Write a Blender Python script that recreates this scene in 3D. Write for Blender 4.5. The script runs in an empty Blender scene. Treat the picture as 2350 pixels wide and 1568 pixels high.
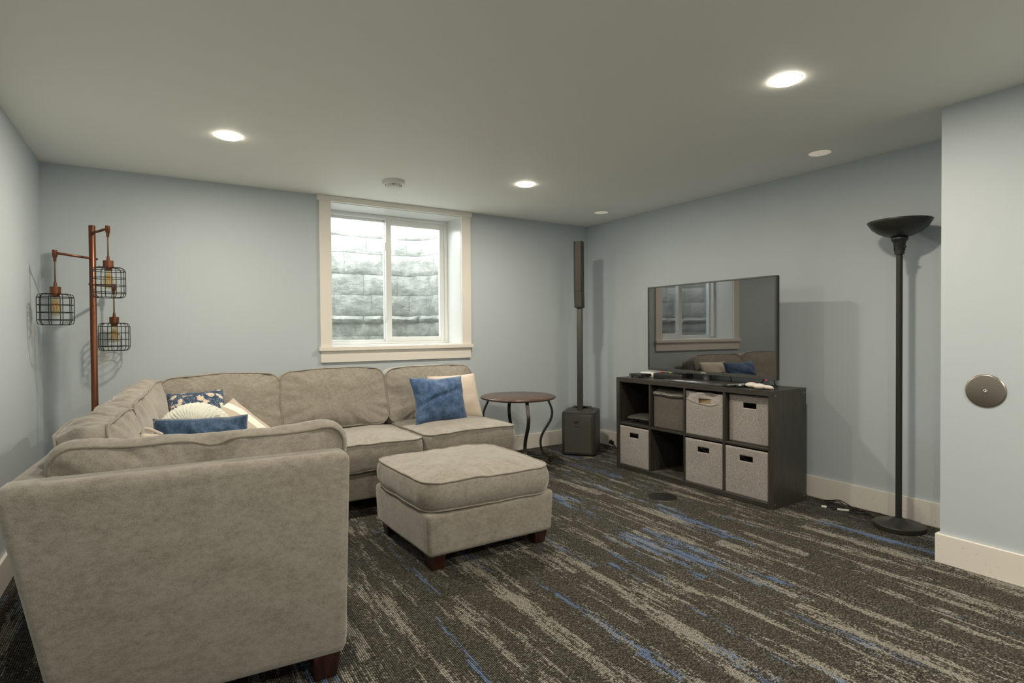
import bpy, bmesh, math, random
from mathutils import Vector, Matrix, noise, Euler

random.seed(7)
PI = math.pi
C = bpy.context.scene.collection
S = bpy.context.scene

# ------------------------------------------------------------------ camera, world, lights, exposure
cam_data = bpy.data.cameras.new('camera')
cam = bpy.data.objects.new('camera', cam_data)
C.objects.link(cam)
S.camera = cam
YAW, PITCH, ROLL = 0.5621, -0.0142, -0.0067
_f = Vector((math.sin(YAW) * math.cos(PITCH), math.cos(YAW) * math.cos(PITCH), math.sin(PITCH)))
_r = Vector((math.cos(YAW), -math.sin(YAW), 0))
_u = _r.cross(_f)
_r2 = math.cos(ROLL) * _r + math.sin(ROLL) * _u
_u2 = -math.sin(ROLL) * _r + math.cos(ROLL) * _u
cam.matrix_world = Matrix(((_r2.x, _u2.x, -_f.x, 0), (_r2.y, _u2.y, -_f.y, 0), (_r2.z, _u2.z, -_f.z, 1.15), (0, 0, 0, 1)))
cam_data.sensor_width = 36
cam_data.lens = 1284.39 / 2350 * 36
cam_data.shift_y = -8.15 / 2350
cam_data.clip_start = 0.02

world = bpy.data.worlds.new('overcast sky')
S.world = world
world.use_nodes = True
bg = world.node_tree.nodes['Background']
bg.inputs[0].default_value = (0.965, 1.0, 0.985, 1)
bg.inputs[1].default_value = 16.0

LAMP_COL = (1.0, 0.885, 0.72)
LAMP_W = 20.4
S.view_settings.view_transform = 'Standard'
S.view_settings.look = 'None'
S.view_settings.gamma = 1
S.view_settings.use_curve_mapping = False
S.view_settings.exposure = 0.0
S.cycles.use_denoising = True
S.cycles.max_bounces = 10
S.cycles.diffuse_bounces = 9
S.cycles.transparent_max_bounces = 12
S.cycles.caustics_reflective = False
S.cycles.caustics_refractive = False
S.cycles.sample_clamp_indirect = 12.0

# room numbers
XL, XR, YB, H = -0.615, 3.767, 4.5006, 2.2138
XP, YP = 3.217, 1.192           # nearer wall plane and its end
YF = -2.6                       # wall behind the camera
T = 0.12
WX0, WX1, WZ0, WZ1 = 1.148, 2.300, 1.027, 2.172   # window opening

# ------------------------------------------------------------------ materials
def mat(name, col=(0.5, 0.5, 0.5), rough=0.6, metal=0.0, spec=0.5, sheen=0.0, emit=None, estr=0.0):
    m = bpy.data.materials.new(name)
    m.use_nodes = True
    b = m.node_tree.nodes['Principled BSDF']
    b.inputs['Base Color'].default_value = (*col, 1)
    b.inputs['Roughness'].default_value = rough
    b.inputs['Metallic'].default_value = metal
    b.inputs['Specular IOR Level'].default_value = spec
    if sheen:
        b.inputs['Sheen Weight'].default_value = sheen
        b.inputs['Sheen Roughness'].default_value = 0.4
    if emit:
        b.inputs['Emission Color'].default_value = (*emit, 1)
        b.inputs['Emission Strength'].default_value = estr
    return m

class NT:
    def __init__(s, m):
        s.m = m; s.t = m.node_tree; s.b = s.t.nodes['Principled BSDF']
    def n(s, typ, **kw):
        nd = s.t.nodes.new(typ)
        for k, v in kw.items():
            setattr(nd, k, v)
        return nd
    def l(s, a, b):
        s.t.links.new(a, b)
    def obj(s):
        return s.n('ShaderNodeTexCoord').outputs['Object']
    def pos(s):
        return s.n('ShaderNodeNewGeometry').outputs['Position']
    def mapping(s, vec, scale=(1, 1, 1), loc=(0, 0, 0)):
        mp = s.n('ShaderNodeMapping')
        mp.inputs['Scale'].default_value = scale
        mp.inputs['Location'].default_value = loc
        s.l(vec, mp.inputs['Vector'])
        return mp.outputs[0]
    def noise(s, vec, scale=5, detail=2, rough=0.5, dist=0.0):
        nd = s.n('ShaderNodeTexNoise')
        nd.inputs['Scale'].default_value = scale
        nd.inputs['Detail'].default_value = detail
        nd.inputs['Roughness'].default_value = rough
        nd.inputs['Distortion'].default_value = dist
        s.l(vec, nd.inputs['Vector'])
        return nd.outputs[0]
    def math(s, op, a, b=None, c=None):
        nd = s.n('ShaderNodeMath', operation=op)
        for i, v in enumerate((a, b, c)):
            if v is None: continue
            if isinstance(v, (int, float)): nd.inputs[i].default_value = v
            else: s.l(v, nd.inputs[i])
        return nd.outputs[0]
    def step(s, v, lo, hi):
        nd = s.n('ShaderNodeMapRange', interpolation_type='SMOOTHSTEP')
        nd.inputs['From Min'].default_value = lo
        nd.inputs['From Max'].default_value = hi
        s.l(v, nd.inputs['Value'])
        return nd.outputs[0]
    def mix(s, fac, a, b, blend='MIX'):
        nd = s.n('ShaderNodeMix', data_type='RGBA', blend_type=blend)
        for i, v in ((0, fac), (6, a), (7, b)):
            if isinstance(v, (int, float)): nd.inputs[i].default_value = v
            elif isinstance(v, tuple): nd.inputs[i].default_value = (*v, 1)
            else: s.l(v, nd.inputs[i])
        return nd.outputs[2]
    def bump(s, h, strength=0.2, dist=0.002):
        nd = s.n('ShaderNodeBump')
        nd.inputs['Strength'].default_value = strength
        nd.inputs['Distance'].default_value = dist
        s.l(h, nd.inputs['Height'])
        s.l(nd.outputs[0], s.b.inputs['Normal'])
    def base(s, c):
        s.l(c, s.b.inputs['Base Color'])
    def rough(s, c):
        s.l(c, s.b.inputs['Roughness'])

def paint(name, col, rough=0.55, scale=140, st=0.12, spec=0.35):
    m = mat(name, col, rough, spec=spec)
    t = NT(m); p = t.pos()
    h = t.noise(p, scale, 3, 0.55)
    t.bump(h, st, 0.002)
    v = t.noise(p, 2.0, 2)
    t.base(t.mix(v, tuple(c * 0.985 for c in col), tuple(min(1, c * 1.015) for c in col)))
    return m

M = {}
M['wall'] = paint('blue grey wall paint', (0.50, 0.560, 0.600))
M['ceiling'] = paint('ceiling paint', (0.87, 0.88, 0.825), 0.6, 160, 0.08)
M['trim'] = mat('cream white trim paint', (0.78, 0.745, 0.69), 0.35)
M['vinyl'] = mat('white window vinyl', (0.68, 0.69, 0.675), 0.3)

def baseboard_mat():
    m = mat('scuffed cream trim paint', (0.78, 0.745, 0.69), 0.4)
    t = NT(m); p = t.pos()
    sc = t.noise(t.mapping(p, (60, 60, 90)), 1.0, 3, 0.7)
    low = t.noise(p, 2.2, 1)
    k = t.math('MULTIPLY', t.step(sc, 0.64, 0.70), t.step(low, 0.52, 0.58))
    t.base(t.mix(t.math('MULTIPLY', k, 0.75), (0.78, 0.745, 0.69), (0.22, 0.20, 0.17)))
    return m
M['baseboard'] = baseboard_mat()

def carpet():
    m = mat('striped loop carpet', (0.07, 0.07, 0.06), 0.95, spec=0.1)
    t = NT(m)
    oi = t.n('ShaderNodeObjectInfo')
    p = t.pos()
    off = t.n('ShaderNodeVectorMath', operation='MULTIPLY')
    cx = t.n('ShaderNodeCombineXYZ')
    t.l(oi.outputs['Random'], cx.inputs[0]); t.l(oi.outputs['Random'], cx.inputs[1]); t.l(oi.outputs['Random'], cx.inputs[2])
    t.l(cx.outputs[0], off.inputs[0]); off.inputs[1].default_value = (3.1, 47.0, 11.0)
    ad = t.n('ShaderNodeVectorMath', operation='ADD')
    t.l(p, ad.inputs[0]); t.l(off.outputs[0], ad.inputs[1])
    q = ad.outputs[0]
    sep = t.n('ShaderNodeSeparateXYZ'); t.l(p, sep.inputs[0])
    PIT = 0.0072                                     # one row of loops
    row = t.math('FLOOR', t.math('DIVIDE', sep.outputs[0], PIT))
    ribf = t.math('COSINE', t.math('MULTIPLY', t.math('SUBTRACT', t.math('FRACT', t.math('DIVIDE', sep.outputs[0], PIT)), 0.5), 2 * PI))
    def rows(ky, sx, seed, det):
        cb = t.n('ShaderNodeCombineXYZ')
        t.l(t.math('MULTIPLY', row, sx), cb.inputs[0]); t.l(t.math('MULTIPLY', sep.outputs[1], ky), cb.inputs[1]); cb.inputs[2].default_value = seed
        return t.noise(cb.outputs[0], 1.0, det, 0.6)
    stip = rows(135.0, 13.7, 5.0, 1)
    big = t.noise(t.mapping(q, (12, 1.1, 1)), 1, 3, 0.55)
    mid = t.noise(t.mapping(p, (30, 3.2, 1), (4, 4, 0)), 1, 3, 0.6)
    a = t.math('ADD', t.math('MULTIPLY', big, 0.9), t.math('MULTIPLY', mid, 0.45))
    a = t.math('ADD', a, t.math('MULTIPLY', rows(9.0, 7.31, 2.0, 3), 0.50))
    a = t.math('ADD', a, t.math('MULTIPLY', t.math('SUBTRACT', stip, 0.5), 0.30))
    light = t.step(a, 0.955, 1.075)
    bb = t.noise(t.mapping(q, (10, 0.75, 1), (31, 7, 0)), 1, 2, 0.5)
    b = t.math('ADD', t.math('MULTIPLY', bb, 0.9), t.math('MULTIPLY', rows(5.0, 5.77, 9.0, 3), 0.62))
    blue = t.step(t.math('ADD', b, t.math('MULTIPLY', t.math('SUBTRACT', stip, 0.5), 0.20)), 0.885, 0.955)
    dark = t.mix(t.step(stip, 0.38, 0.70), (0.034, 0.034, 0.029), (0.195, 0.186, 0.157))
    brown = t.noise(t.mapping(q, (5, 0.7, 1), (3, 9, 0)), 1, 1)
    dark = t.mix(t.math('MULTIPLY', brown, 0.35), dark, (0.110, 0.092, 0.072))
    lightc = t.mix(t.step(stip, 0.3, 0.62), (0.20, 0.190, 0.162), (0.46, 0.437, 0.382))
    c = t.mix(t.math('MULTIPLY', light, 0.9), dark, lightc)
    c = t.mix(t.math('MULTIPLY', blue, 0.80), c, t.mix(stip, (0.085, 0.15, 0.33), (0.25, 0.37, 0.60)))
    ribs = t.math('ADD', 0.64, t.math('MULTIPLY', ribf, 0.36))
    mul = t.n('ShaderNodeMix', data_type='RGBA', blend_type='MULTIPLY')
    mul.inputs[0].default_value = 1.0
    cc = t.n('ShaderNodeCombineColor')
    for i in range(3): t.l(ribs, cc.inputs[i])
    t.l(c, mul.inputs[6]); t.l(cc.outputs[0], mul.inputs[7])
    t.base(mul.outputs[2])
    hgt = t.math('ADD', t.math('MULTIPLY', ribf, 0.5), stip)
    t.bump(hgt, 0.7, 0.003)
    return m
M['carpet'] = carpet()

def fabric(name, c1, c2, mott=14, weave=420, sheen=0.35, st=0.35, lo=0.35, hi=0.68, stretch=(1, 1, 1), wv=0.25):
    m = mat(name, c1, 0.95, spec=0.15, sheen=sheen)
    t = NT(m); p = t.mapping(t.pos(), stretch)
    a = t.noise(p, mott, 5, 0.75)
    b = t.noise(p, mott * 0.22, 3)
    mm = t.math('ADD', t.math('MULTIPLY', a, 0.7), t.math('MULTIPLY', b, 0.3))
    w = t.noise(t.pos(), weave, 1)
    mm = t.math('ADD', mm, t.math('MULTIPLY', t.math('SUBTRACT', w, 0.5), wv))
    t.base(t.mix(t.step(mm, lo, hi), c1, c2))
    t.bump(w, st, 0.0015)
    return m
M['sofa'] = fabric('taupe chenille', (0.205, 0.184, 0.152), (0.345, 0.320, 0.282), 42, 420, 0.5, 0.35, 0.24, 0.68, (1, 1, 1.6), 0.55)
M['piping'] = fabric('taupe piping', (0.225, 0.203, 0.165), (0.320, 0.296, 0.250), 30, 500, 0.3, 0.2)
M['velvet'] = fabric('blue velvet', (0.034, 0.070, 0.150), (0.11, 0.182, 0.325), 22, 260, 0.5, 0.3, 0.36, 0.66, (1, 1, 1), 0.35)
M['velvet_dark'] = fabric('slate blue velvet', (0.020, 0.045, 0.095), (0.085, 0.145, 0.25), 26, 260, 0.5, 0.3, 0.34, 0.66, (1.6, 1, 0.5), 0.3)
M['beige'] = fabric('pale beige velour', (0.56, 0.485, 0.41), (0.66, 0.58, 0.50), 12, 500, 0.3, 0.2)
M['cream'] = fabric('cream cotton', (0.68, 0.62, 0.54), (0.76, 0.70, 0.62), 12, 500, 0.2, 0.2)
M['mint'] = fabric('pale mint cotton', (0.62, 0.64, 0.575), (0.74, 0.755, 0.69), 10, 500, 0.2, 0.2)
def linen(name, c1, c2):
    m = mat(name, c1, 0.95, spec=0.15, sheen=0.1)
    t = NT(m); p = t.obj()
    w1 = t.noise(t.mapping(p, (700, 700, 90)), 1, 1)
    w2 = t.noise(t.mapping(p, (90, 90, 700), (3, 1, 5)), 1, 1)
    f = t.noise(p, 420, 2)
    v = t.math('ADD', t.math('ADD', t.math('MULTIPLY', w1, 0.38), t.math('MULTIPLY', w2, 0.38)), t.math('MULTIPLY', f, 0.24))
    t.base(t.mix(t.step(v, 0.34, 0.66), c1, c2))
    t.bump(v, 0.5, 0.0015)
    return m
M['bin'] = linen('heather grey linen', (0.150, 0.136, 0.126), (0.46, 0.425, 0.400))
M['bin_dark'] = linen('dark taupe linen', (0.060, 0.055, 0.048), (0.155, 0.142, 0.125))
M['bin_edge'] = mat('pale binding tape', (0.42, 0.38, 0.33), 0.8)
M['board'] = mat('brown cardboard', (0.30, 0.215, 0.12), 0.85)

def floral():
    m = mat('navy floral cotton', (0.04, 0.07, 0.12), 0.9, spec=0.15, sheen=0.2)
    t = NT(m); p = t.obj()
    v = t.n('ShaderNodeTexVoronoi', feature='SMOOTH_F1')
    v.inputs['Scale'].default_value = 23
    v.inputs['Randomness'].default_value = 1
    wob = t.noise(p, 45, 3, 0.6)
    vm = t.n('ShaderNodeVectorMath', operation='MULTIPLY_ADD')
    cx = t.n('ShaderNodeCombineXYZ')
    for i in range(3): t.l(wob, cx.inputs[i])
    t.l(cx.outputs[0], vm.inputs[0]); vm.inputs[1].default_value = (0.05, 0.05, 0.05); t.l(p, vm.inputs[2])
    t.l(vm.outputs[0], v.inputs['Vector'])
    n = t.noise(p, 38, 3, 0.7, 1.2)
    petals = t.math('MULTIPLY', t.step(t.math('SUBTRACT', 0.36, v.outputs['Distance']), 0.0, 0.05), t.step(n, 0.38, 0.44))
    sprig = t.step(t.noise(t.mapping(p, (1, 2.2, 1)), 48, 2, 0.6, 2.0), 0.63, 0.66)
    k = t.math('MAXIMUM', petals, sprig)
    tint = t.noise(p, 12, 1)
    c = t.mix(t.step(tint, 0.42, 0.6), (0.66, 0.66, 0.56), (0.62, 0.50, 0.40))
    ground = t.mix(t.step(t.noise(p, 60, 2), 0.45, 0.6), (0.030, 0.055, 0.105), (0.06, 0.10, 0.16))
    t.base(t.mix(k, ground, c))
    return m
M['floral'] = floral()

def striped():
    m = mat('beige cotton with white stripe', (0.5, 0.43, 0.36), 0.9, spec=0.15, sheen=0.2)
    t = NT(m)
    s = t.n('ShaderNodeSeparateXYZ'); t.l(t.obj(), s.inputs[0])
    x = s.outputs[0]
    k = t.math('MULTIPLY', t.step(x, 0.085, 0.089), t.math('SUBTRACT', 1.0, t.step(x, 0.132, 0.136)))
    g = t.step(x, 0.165, 0.168)
    g2 = t.math('MULTIPLY', g, t.math('SUBTRACT', 1.0, t.step(x, 0.178, 0.181)))
    c = t.mix(k, (0.47, 0.405, 0.34), (0.78, 0.75, 0.67))
    c = t.mix(g2, c, (0.40, 0.37, 0.33))
    t.base(c)
    return m
M['striped'] = striped()

def wood(name, c1, c2, scale=(3, 40, 40), rough=0.4, spec=0.5):
    m = mat(name, c1, rough, spec=spec)
    t = NT(m); p = t.mapping(t.obj(), scale)
    a = t.noise(p, 1.0, 5, 0.65, 0.4)
    t.base(t.mix(t.step(a, 0.35, 0.68), c1, c2))
    t.rough(t.math('ADD', rough - 0.06, t.math('MULTIPLY', a, 0.14)))
    t.bump(a, 0.08, 0.001)
    return m
M['cab'] = wood('black brown laminate', (0.030, 0.028, 0.023), (0.050, 0.046, 0.038), (4, 60, 60), 0.36)
M['cab_v'] = wood('black brown laminate upright grain', (0.030, 0.028, 0.023), (0.050, 0.046, 0.038), (60, 60, 4), 0.36)
M['cab_floor'] = wood('dusty black brown laminate', (0.035, 0.032, 0.026), (0.15, 0.14, 0.115), (9, 16, 9), 0.55)
M['walnut'] = wood('brown wood top', (0.058, 0.034, 0.025), (0.115, 0.070, 0.050), (5, 50, 40), 0.28)
M['legwood'] = wood('dark cherry wood', (0.018, 0.006, 0.004), (0.060, 0.016, 0.010), (30, 30, 4), 0.3)
M['bronze_leg'] = mat('dark bronze metal', (0.055, 0.050, 0.042), 0.36, 0.7)
M['copper'] = wood('brushed copper bronze', (0.13, 0.048, 0.026), (0.21, 0.085, 0.048), (80, 80, 3), 0.34)
NT(M['copper']).b.inputs['Metallic'].default_value = 0.75
M['copper_dark'] = mat('oil rubbed bronze', (0.075, 0.042, 0.030), 0.38, 0.7)
M['cord'] = mat('braided brown cord', (0.13, 0.085, 0.05), 0.8)
M['blackmetal'] = mat('black powder coated metal', (0.016, 0.017, 0.015), 0.42, 0.3)
M['lampblack'] = mat('satin black metal', (0.028, 0.029, 0.025), 0.4, 0.2)
M['plastic'] = mat('black plastic', (0.018, 0.018, 0.017), 0.4)
M['gloss'] = mat('glossy black plastic', (0.010, 0.010, 0.010), 0.12)
M['grey_plastic'] = mat('charcoal bezel', (0.085, 0.087, 0.080), 0.33, 0.4)
M['speaker'] = mat('textured black cabinet', (0.046, 0.047, 0.042), 0.5)
NT(M['speaker']).bump(NT(M['speaker']).noise(NT(M['speaker']).pos(), 500, 1), 0.3, 0.001)
M['steel'] = mat('brushed steel', (0.42, 0.38, 0.33), 0.28, 1.0)
M['steel_bright'] = mat('polished steel', (0.75, 0.72, 0.66), 0.15, 1.0)
M['white_plastic'] = mat('warm white plastic', (0.72, 0.66, 0.60), 0.4)
M['pure_white'] = mat('white plastic', (0.78, 0.79, 0.76), 0.4)
M['red'] = mat('red plastic', (0.55, 0.045, 0.035), 0.4)
M['green'] = mat('olive green plastic', (0.22, 0.25, 0.035), 0.4)
M['led'] = mat('red standby light', (0.4, 0.0, 0.02), 0.4, emit=(1.0, 0.03, 0.10), estr=1.4)
M['bluecord'] = mat('navy cable', (0.012, 0.025, 0.06), 0.5)
M['greybutton'] = mat('grey keypad', (0.34, 0.35, 0.35), 0.5)
M['paper'] = mat('grey cardboard sleeve', (0.27, 0.26, 0.225), 0.8)
M['diffuser'] = mat('lit frosted diffuser', (0.9, 0.9, 0.9), 0.5, emit=(1.0, 0.90, 0.74), estr=30.0)
M['dimdisc'] = mat('faintly glowing disc', (0.8, 0.76, 0.68), 0.5, emit=(1.0, 0.88, 0.72), estr=0.24)  # weak emission for the two ceiling discs of unknown kind
M['twig'] = mat('brown twig bark', (0.12, 0.09, 0.07), 0.9)
M['gravel'] = fabric('pale gravel', (0.5, 0.5, 0.47), (0.75, 0.75, 0.72), 30, 200, 0, 0.6)
M['filament'] = mat('amber filament', (0.5, 0.28, 0.09), 0.5, 0.3)

def grille(name, scale, dark, lite):
    m = mat(name, lite, 0.5, 0.2)
    t = NT(m)
    v = t.n('ShaderNodeTexVoronoi', feature='F1')
    v.inputs['Scale'].default_value = scale
    v.inputs['Randomness'].default_value = 0.0
    rot = t.n('ShaderNodeMapping'); rot.inputs['Rotation'].default_value = (0, PI / 4, 0)
    t.l(t.obj(), rot.inputs['Vector'])
    flat = t.n('ShaderNodeVectorMath', operation='MULTIPLY'); flat.inputs[1].default_value = (1, 0, 1)
    t.l(rot.outputs[0], flat.inputs[0])
    t.l(flat.outputs[0], v.inputs['Vector'])
    k = t.step(v.outputs['Distance'], 0.30, 0.42)
    t.base(t.mix(k, dark, lite))
    t.bump(k, 0.6, 0.001)
    return m
M['grille'] = grille('perforated steel grille', 230, (0.006, 0.006, 0.005), (0.115, 0.112, 0.092))
M['grille_warm'] = grille('perforated column grille', 330, (0.006, 0.005, 0.004), (0.085, 0.073, 0.056))

def glassmat(name, tint=(0.97, 0.985, 0.977), gloss=1.0, ior=1.5, rough=0.0):
    m = bpy.data.materials.new(name); m.use_nodes = True
    t = m.node_tree; t.nodes.clear()
    o = t.nodes.new('ShaderNodeOutputMaterial')
    tr = t.nodes.new('ShaderNodeBsdfTransparent'); tr.inputs[0].default_value = (*tint, 1)
    gl = t.nodes.new('ShaderNodeBsdfGlossy'); gl.inputs['Roughness'].default_value = rough
    fr = t.nodes.new('ShaderNodeFresnel'); fr.inputs[0].default_value = ior
    mx = t.nodes.new('ShaderNodeMixShader')
    mu = t.nodes.new('ShaderNodeMath'); mu.operation = 'MULTIPLY'; mu.inputs[1].default_value = gloss; mu.use_clamp = True
    # only the face turned to the viewer mirrors; the far face of the thin pane passes light straight on
    ge = t.nodes.new('ShaderNodeNewGeometry')
    fb = t.nodes.new('ShaderNodeMath'); fb.operation = 'SUBTRACT'; fb.inputs[0].default_value = 1.0
    t.links.new(ge.outputs['Backfacing'], fb.inputs[1])
    m2 = t.nodes.new('ShaderNodeMath'); m2.operation = 'MULTIPLY'
    t.links.new(fr.outputs[0], m2.inputs[0]); t.links.new(fb.outputs[0], m2.inputs[1])
    t.links.new(m2.outputs[0], mu.inputs[0])
    t.links.new(mu.outputs[0], mx.inputs[0]); t.links.new(tr.outputs[0], mx.inputs[1]); t.links.new(gl.outputs[0], mx.inputs[2])
    t.links.new(mx.outputs[0], o.inputs[0])
    return m
M['glass'] = glassmat('window glass')
M['bulbglass'] = glassmat('amber tinted bulb glass', (0.95, 0.86, 0.66), 1.2)
M['clear'] = mat('smoky acrylic', (0.14, 0.14, 0.14), 0.06, 0.8)

def screen():
    m = mat('dark glossy screen', (0.006, 0.0065, 0.006), 0.02, spec=1.0)
    b = m.node_tree.nodes['Principled BSDF']
    b.inputs['IOR'].default_value = 1.95
    return m
M['screen'] = screen()

def stone():
    m = mat('pale cast stone', (0.5, 0.5, 0.46), 0.9, spec=0.2)
    t = NT(m); p = t.pos()
    a = t.noise(p, 9, 5, 0.7)
    c = t.mix(t.step(a, 0.35, 0.65), (0.182, 0.190, 0.180), (0.275, 0.280, 0.265))
    t.base(c)
    t.bump(t.noise(t.mapping(p, (1, 1, 1.6)), 17, 5, 0.62), 0.75, 0.016)
    return m
M['stone'] = stone()

# ------------------------------------------------------------------ builders
def link(name, me, m, parent=None, loc=None, rot=None, smooth=False):
    o = bpy.data.objects.new(name, me)
    C.objects.link(o)
    if m is not None and not me.materials:
        me.materials.append(m)
    if parent is not None:
        o.parent = parent
    if loc is not None: o.location = loc
    if rot is not None: o.rotation_euler = rot
    if smooth:
        for f in me.polygons: f.use_smooth = True
    return o

def bm_obj(name, bm, m, parent=None, loc=None, rot=None, smooth=False, angle=None):
    bmesh.ops.recalc_face_normals(bm, faces=bm.faces)
    me = bpy.data.meshes.new(name)
    bm.to_mesh(me); bm.free()
    o = link(name, me, m, parent, loc, rot, smooth)
    if angle is not None:
        for f in me.polygons: f.use_smooth = True
        me.set_sharp_from_angle(angle=math.radians(angle))
    return o

def text_mesh(name, body, size, ext, m, parent, loc):
    cu = bpy.data.curves.new(name, 'FONT'); cu.body = body; cu.size = size; cu.extrude = ext; cu.align_x = 'CENTER'; cu.align_y = 'CENTER'
    tmp = bpy.data.objects.new(name, cu); C.objects.link(tmp)
    bpy.context.view_layer.update()
    me = bpy.data.meshes.new_from_object(tmp.evaluated_get(bpy.context.evaluated_depsgraph_get()))
    bpy.data.objects.remove(tmp); bpy.data.curves.remove(cu)
    me.materials.clear()
    return link(name, me, m, parent, loc, (PI / 2, 0, 0))

def thing(name, label, cat, loc=(0, 0, 0), rotz=0, group=None):
    o = bpy.data.objects.new(name, None)
    C.objects.link(o)
    o.location = loc; o.rotation_euler = (0, 0, rotz)
    o.empty_display_size = 0.1
    o['label'] = label; o['category'] = cat
    if group: o['group'] = group
    return o

def tag(o, label, cat, group=None):
    o['label'] = label; o['category'] = cat
    if group: o['group'] = group
    return o

def struct(o):
    o['kind'] = 'structure'
    return o

def box(bm, x0, x1, y0, y1, z0, z1, bev=0.0, seg=2):
    v = [bm.verts.new((x, y, z)) for x in (x0, x1) for y in (y0, y1) for z in (z0, z1)]
    fs = [(0, 1, 3, 2), (4, 6, 7, 5), (0, 4, 5, 1), (2, 3, 7, 6), (0, 2, 6, 4), (1, 5, 7, 3)]
    ff = [bm.faces.new([v[i] for i in f]) for f in fs]
    if bev > 0:
        es = list({e for f in ff for e in f.edges})
        bmesh.ops.bevel(bm, geom=es, offset=bev, segments=seg, affect='EDGES', profile=0.5)
    return v

def hexa(bm, pts, bev=0.0, seg=2):
    # pts: 4 bottom (ccw), 4 top
    v = [bm.verts.new(p) for p in pts]
    ff = [bm.faces.new([v[i] for i in f]) for f in ((3, 2, 1, 0), (4, 5, 6, 7), (0, 1, 5, 4), (1, 2, 6, 5), (2, 3, 7, 6), (3, 0, 4, 7))]
    if bev > 0:
        es = list({e for f in ff for e in f.edges})
        bmesh.ops.bevel(bm, geom=es, offset=bev, segments=seg, affect='EDGES', profile=0.5)

def prism(bm, poly, z0, z1, bev=0.0, seg=2):
    a = [bm.verts.new((x, y, z0)) for x, y in poly]
    b = [bm.verts.new((x, y, z1)) for x, y in poly]
    n = len(poly)
    ff = [bm.faces.new(a[::-1]), bm.faces.new(b)]
    for i in range(n):
        ff.append(bm.faces.new((a[i], a[(i + 1) % n], b[(i + 1) % n], b[i])))
    if bev > 0:
        es = list({e for f in ff for e in f.edges})
        bmesh.ops.bevel(bm, geom=es, offset=bev, segments=seg, affect='EDGES', profile=0.5)

def lathe(bm, prof, n=32, cx=0, cy=0, closed=False):
    rings = []
    for r, z in prof:
        if r < 1e-6:
            rings.append([bm.verts.new((cx, cy, z))])
        else:
            rings.append([bm.verts.new((cx + r * math.cos(2 * PI * i / n), cy + r * math.sin(2 * PI * i / n), z)) for i in range(n)])
    pairs = list(zip(rings, rings[1:]))
    if closed: pairs.append((rings[-1], rings[0]))
    for a, b in pairs:
        if len(a) == 1 and len(b) == 1: continue
        for i in range(n):
            j = (i + 1) % n
            if len(a) == 1: bm.faces.new((a[0], b[i], b[j]))
            elif len(b) == 1: bm.faces.new((a[i], a[j], b[0]))
            else: bm.faces.new((a[i], a[j], b[j], b[i]))

def tube(bm, pts, r, n=8, closed=False, cap=True):
    pts = [Vector(p) for p in pts]
    m = len(pts)
    rs = r if isinstance(r, (list, tuple)) else [r] * m
    rings = []
    prev = None
    for i, p in enumerate(pts):
        a = pts[(i - 1) % m] if (closed or i > 0) else p
        b = pts[(i + 1) % m] if (closed or i < m - 1) else p
        t = (b - a).normalized()
        if prev is None:
            ref = Vector((0, 0, 1)) if abs(t.z) < 0.9 else Vector((1, 0, 0))
            nrm = t.cross(ref).normalized()
        else:
            nrm = (prev - t * prev.dot(t))
            if nrm.length < 1e-6: nrm = t.cross(Vector((0, 0, 1)))
            nrm.normalize()
        prev = nrm
        bi = t.cross(nrm)
        rings.append([bm.verts.new(p + rs[i] * (math.cos(2 * PI * k / n) * nrm + math.sin(2 * PI * k / n) * bi)) for k in range(n)])
    for i in range(m if closed else m - 1):
        a, b = rings[i], rings[(i + 1) % m]
        sh = 0
        if closed and i == m - 1:
            best = None
            for s in range(n):
                d = (a[0].co - b[s].co).length
                if best is None or d < best: best, sh = d, s
        for k in range(n):
            bm.faces.new((a[k], a[(k + 1) % n], b[(k + 1 + sh) % n], b[(k + sh) % n]))
    if cap and not closed:
        bm.faces.new(rings[0][::-1]); bm.faces.new(rings[-1])

def flatbar(bm, pts, w, t, side):
    """rectangular bar along pts; side = unit vector across the bar"""
    pts = [Vector(p) for p in pts]; m = len(pts); side = Vector(side).normalized()
    rings = []
    for i, p in enumerate(pts):
        tg = (pts[min(i + 1, m - 1)] - pts[max(i - 1, 0)]).normalized()
        up = tg.cross(side).normalized()
        rings.append([bm.verts.new(p + side * a * w / 2 + up * b * t / 2) for a, b in ((-1, -1), (1, -1), (1, 1), (-1, 1))])
    for a, b in zip(rings, rings[1:]):
        for k in range(4):
            bm.faces.new((a[k], a[(k + 1) % 4], b[(k + 1) % 4], b[k]))
    bm.faces.new(rings[0][::-1]); bm.faces.new(rings[-1])

def smooth_path(pts, sub=6):
    pts = [Vector(p) for p in pts]
    out = []
    n = len(pts)
    for i in range(n - 1):
        p0 = pts[max(i - 1, 0)]; p1 = pts[i]; p2 = pts[i + 1]; p3 = pts[min(i + 2, n - 1)]
        for k in range(sub):
            t = k / sub
            out.append(0.5 * ((2 * p1) + (-p0 + p2) * t + (2 * p0 - 5 * p1 + 4 * p2 - p3) * t * t + (-p0 + 3 * p1 - 3 * p2 + p3) * t ** 3))
    out.append(pts[-1])
    return out

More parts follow.
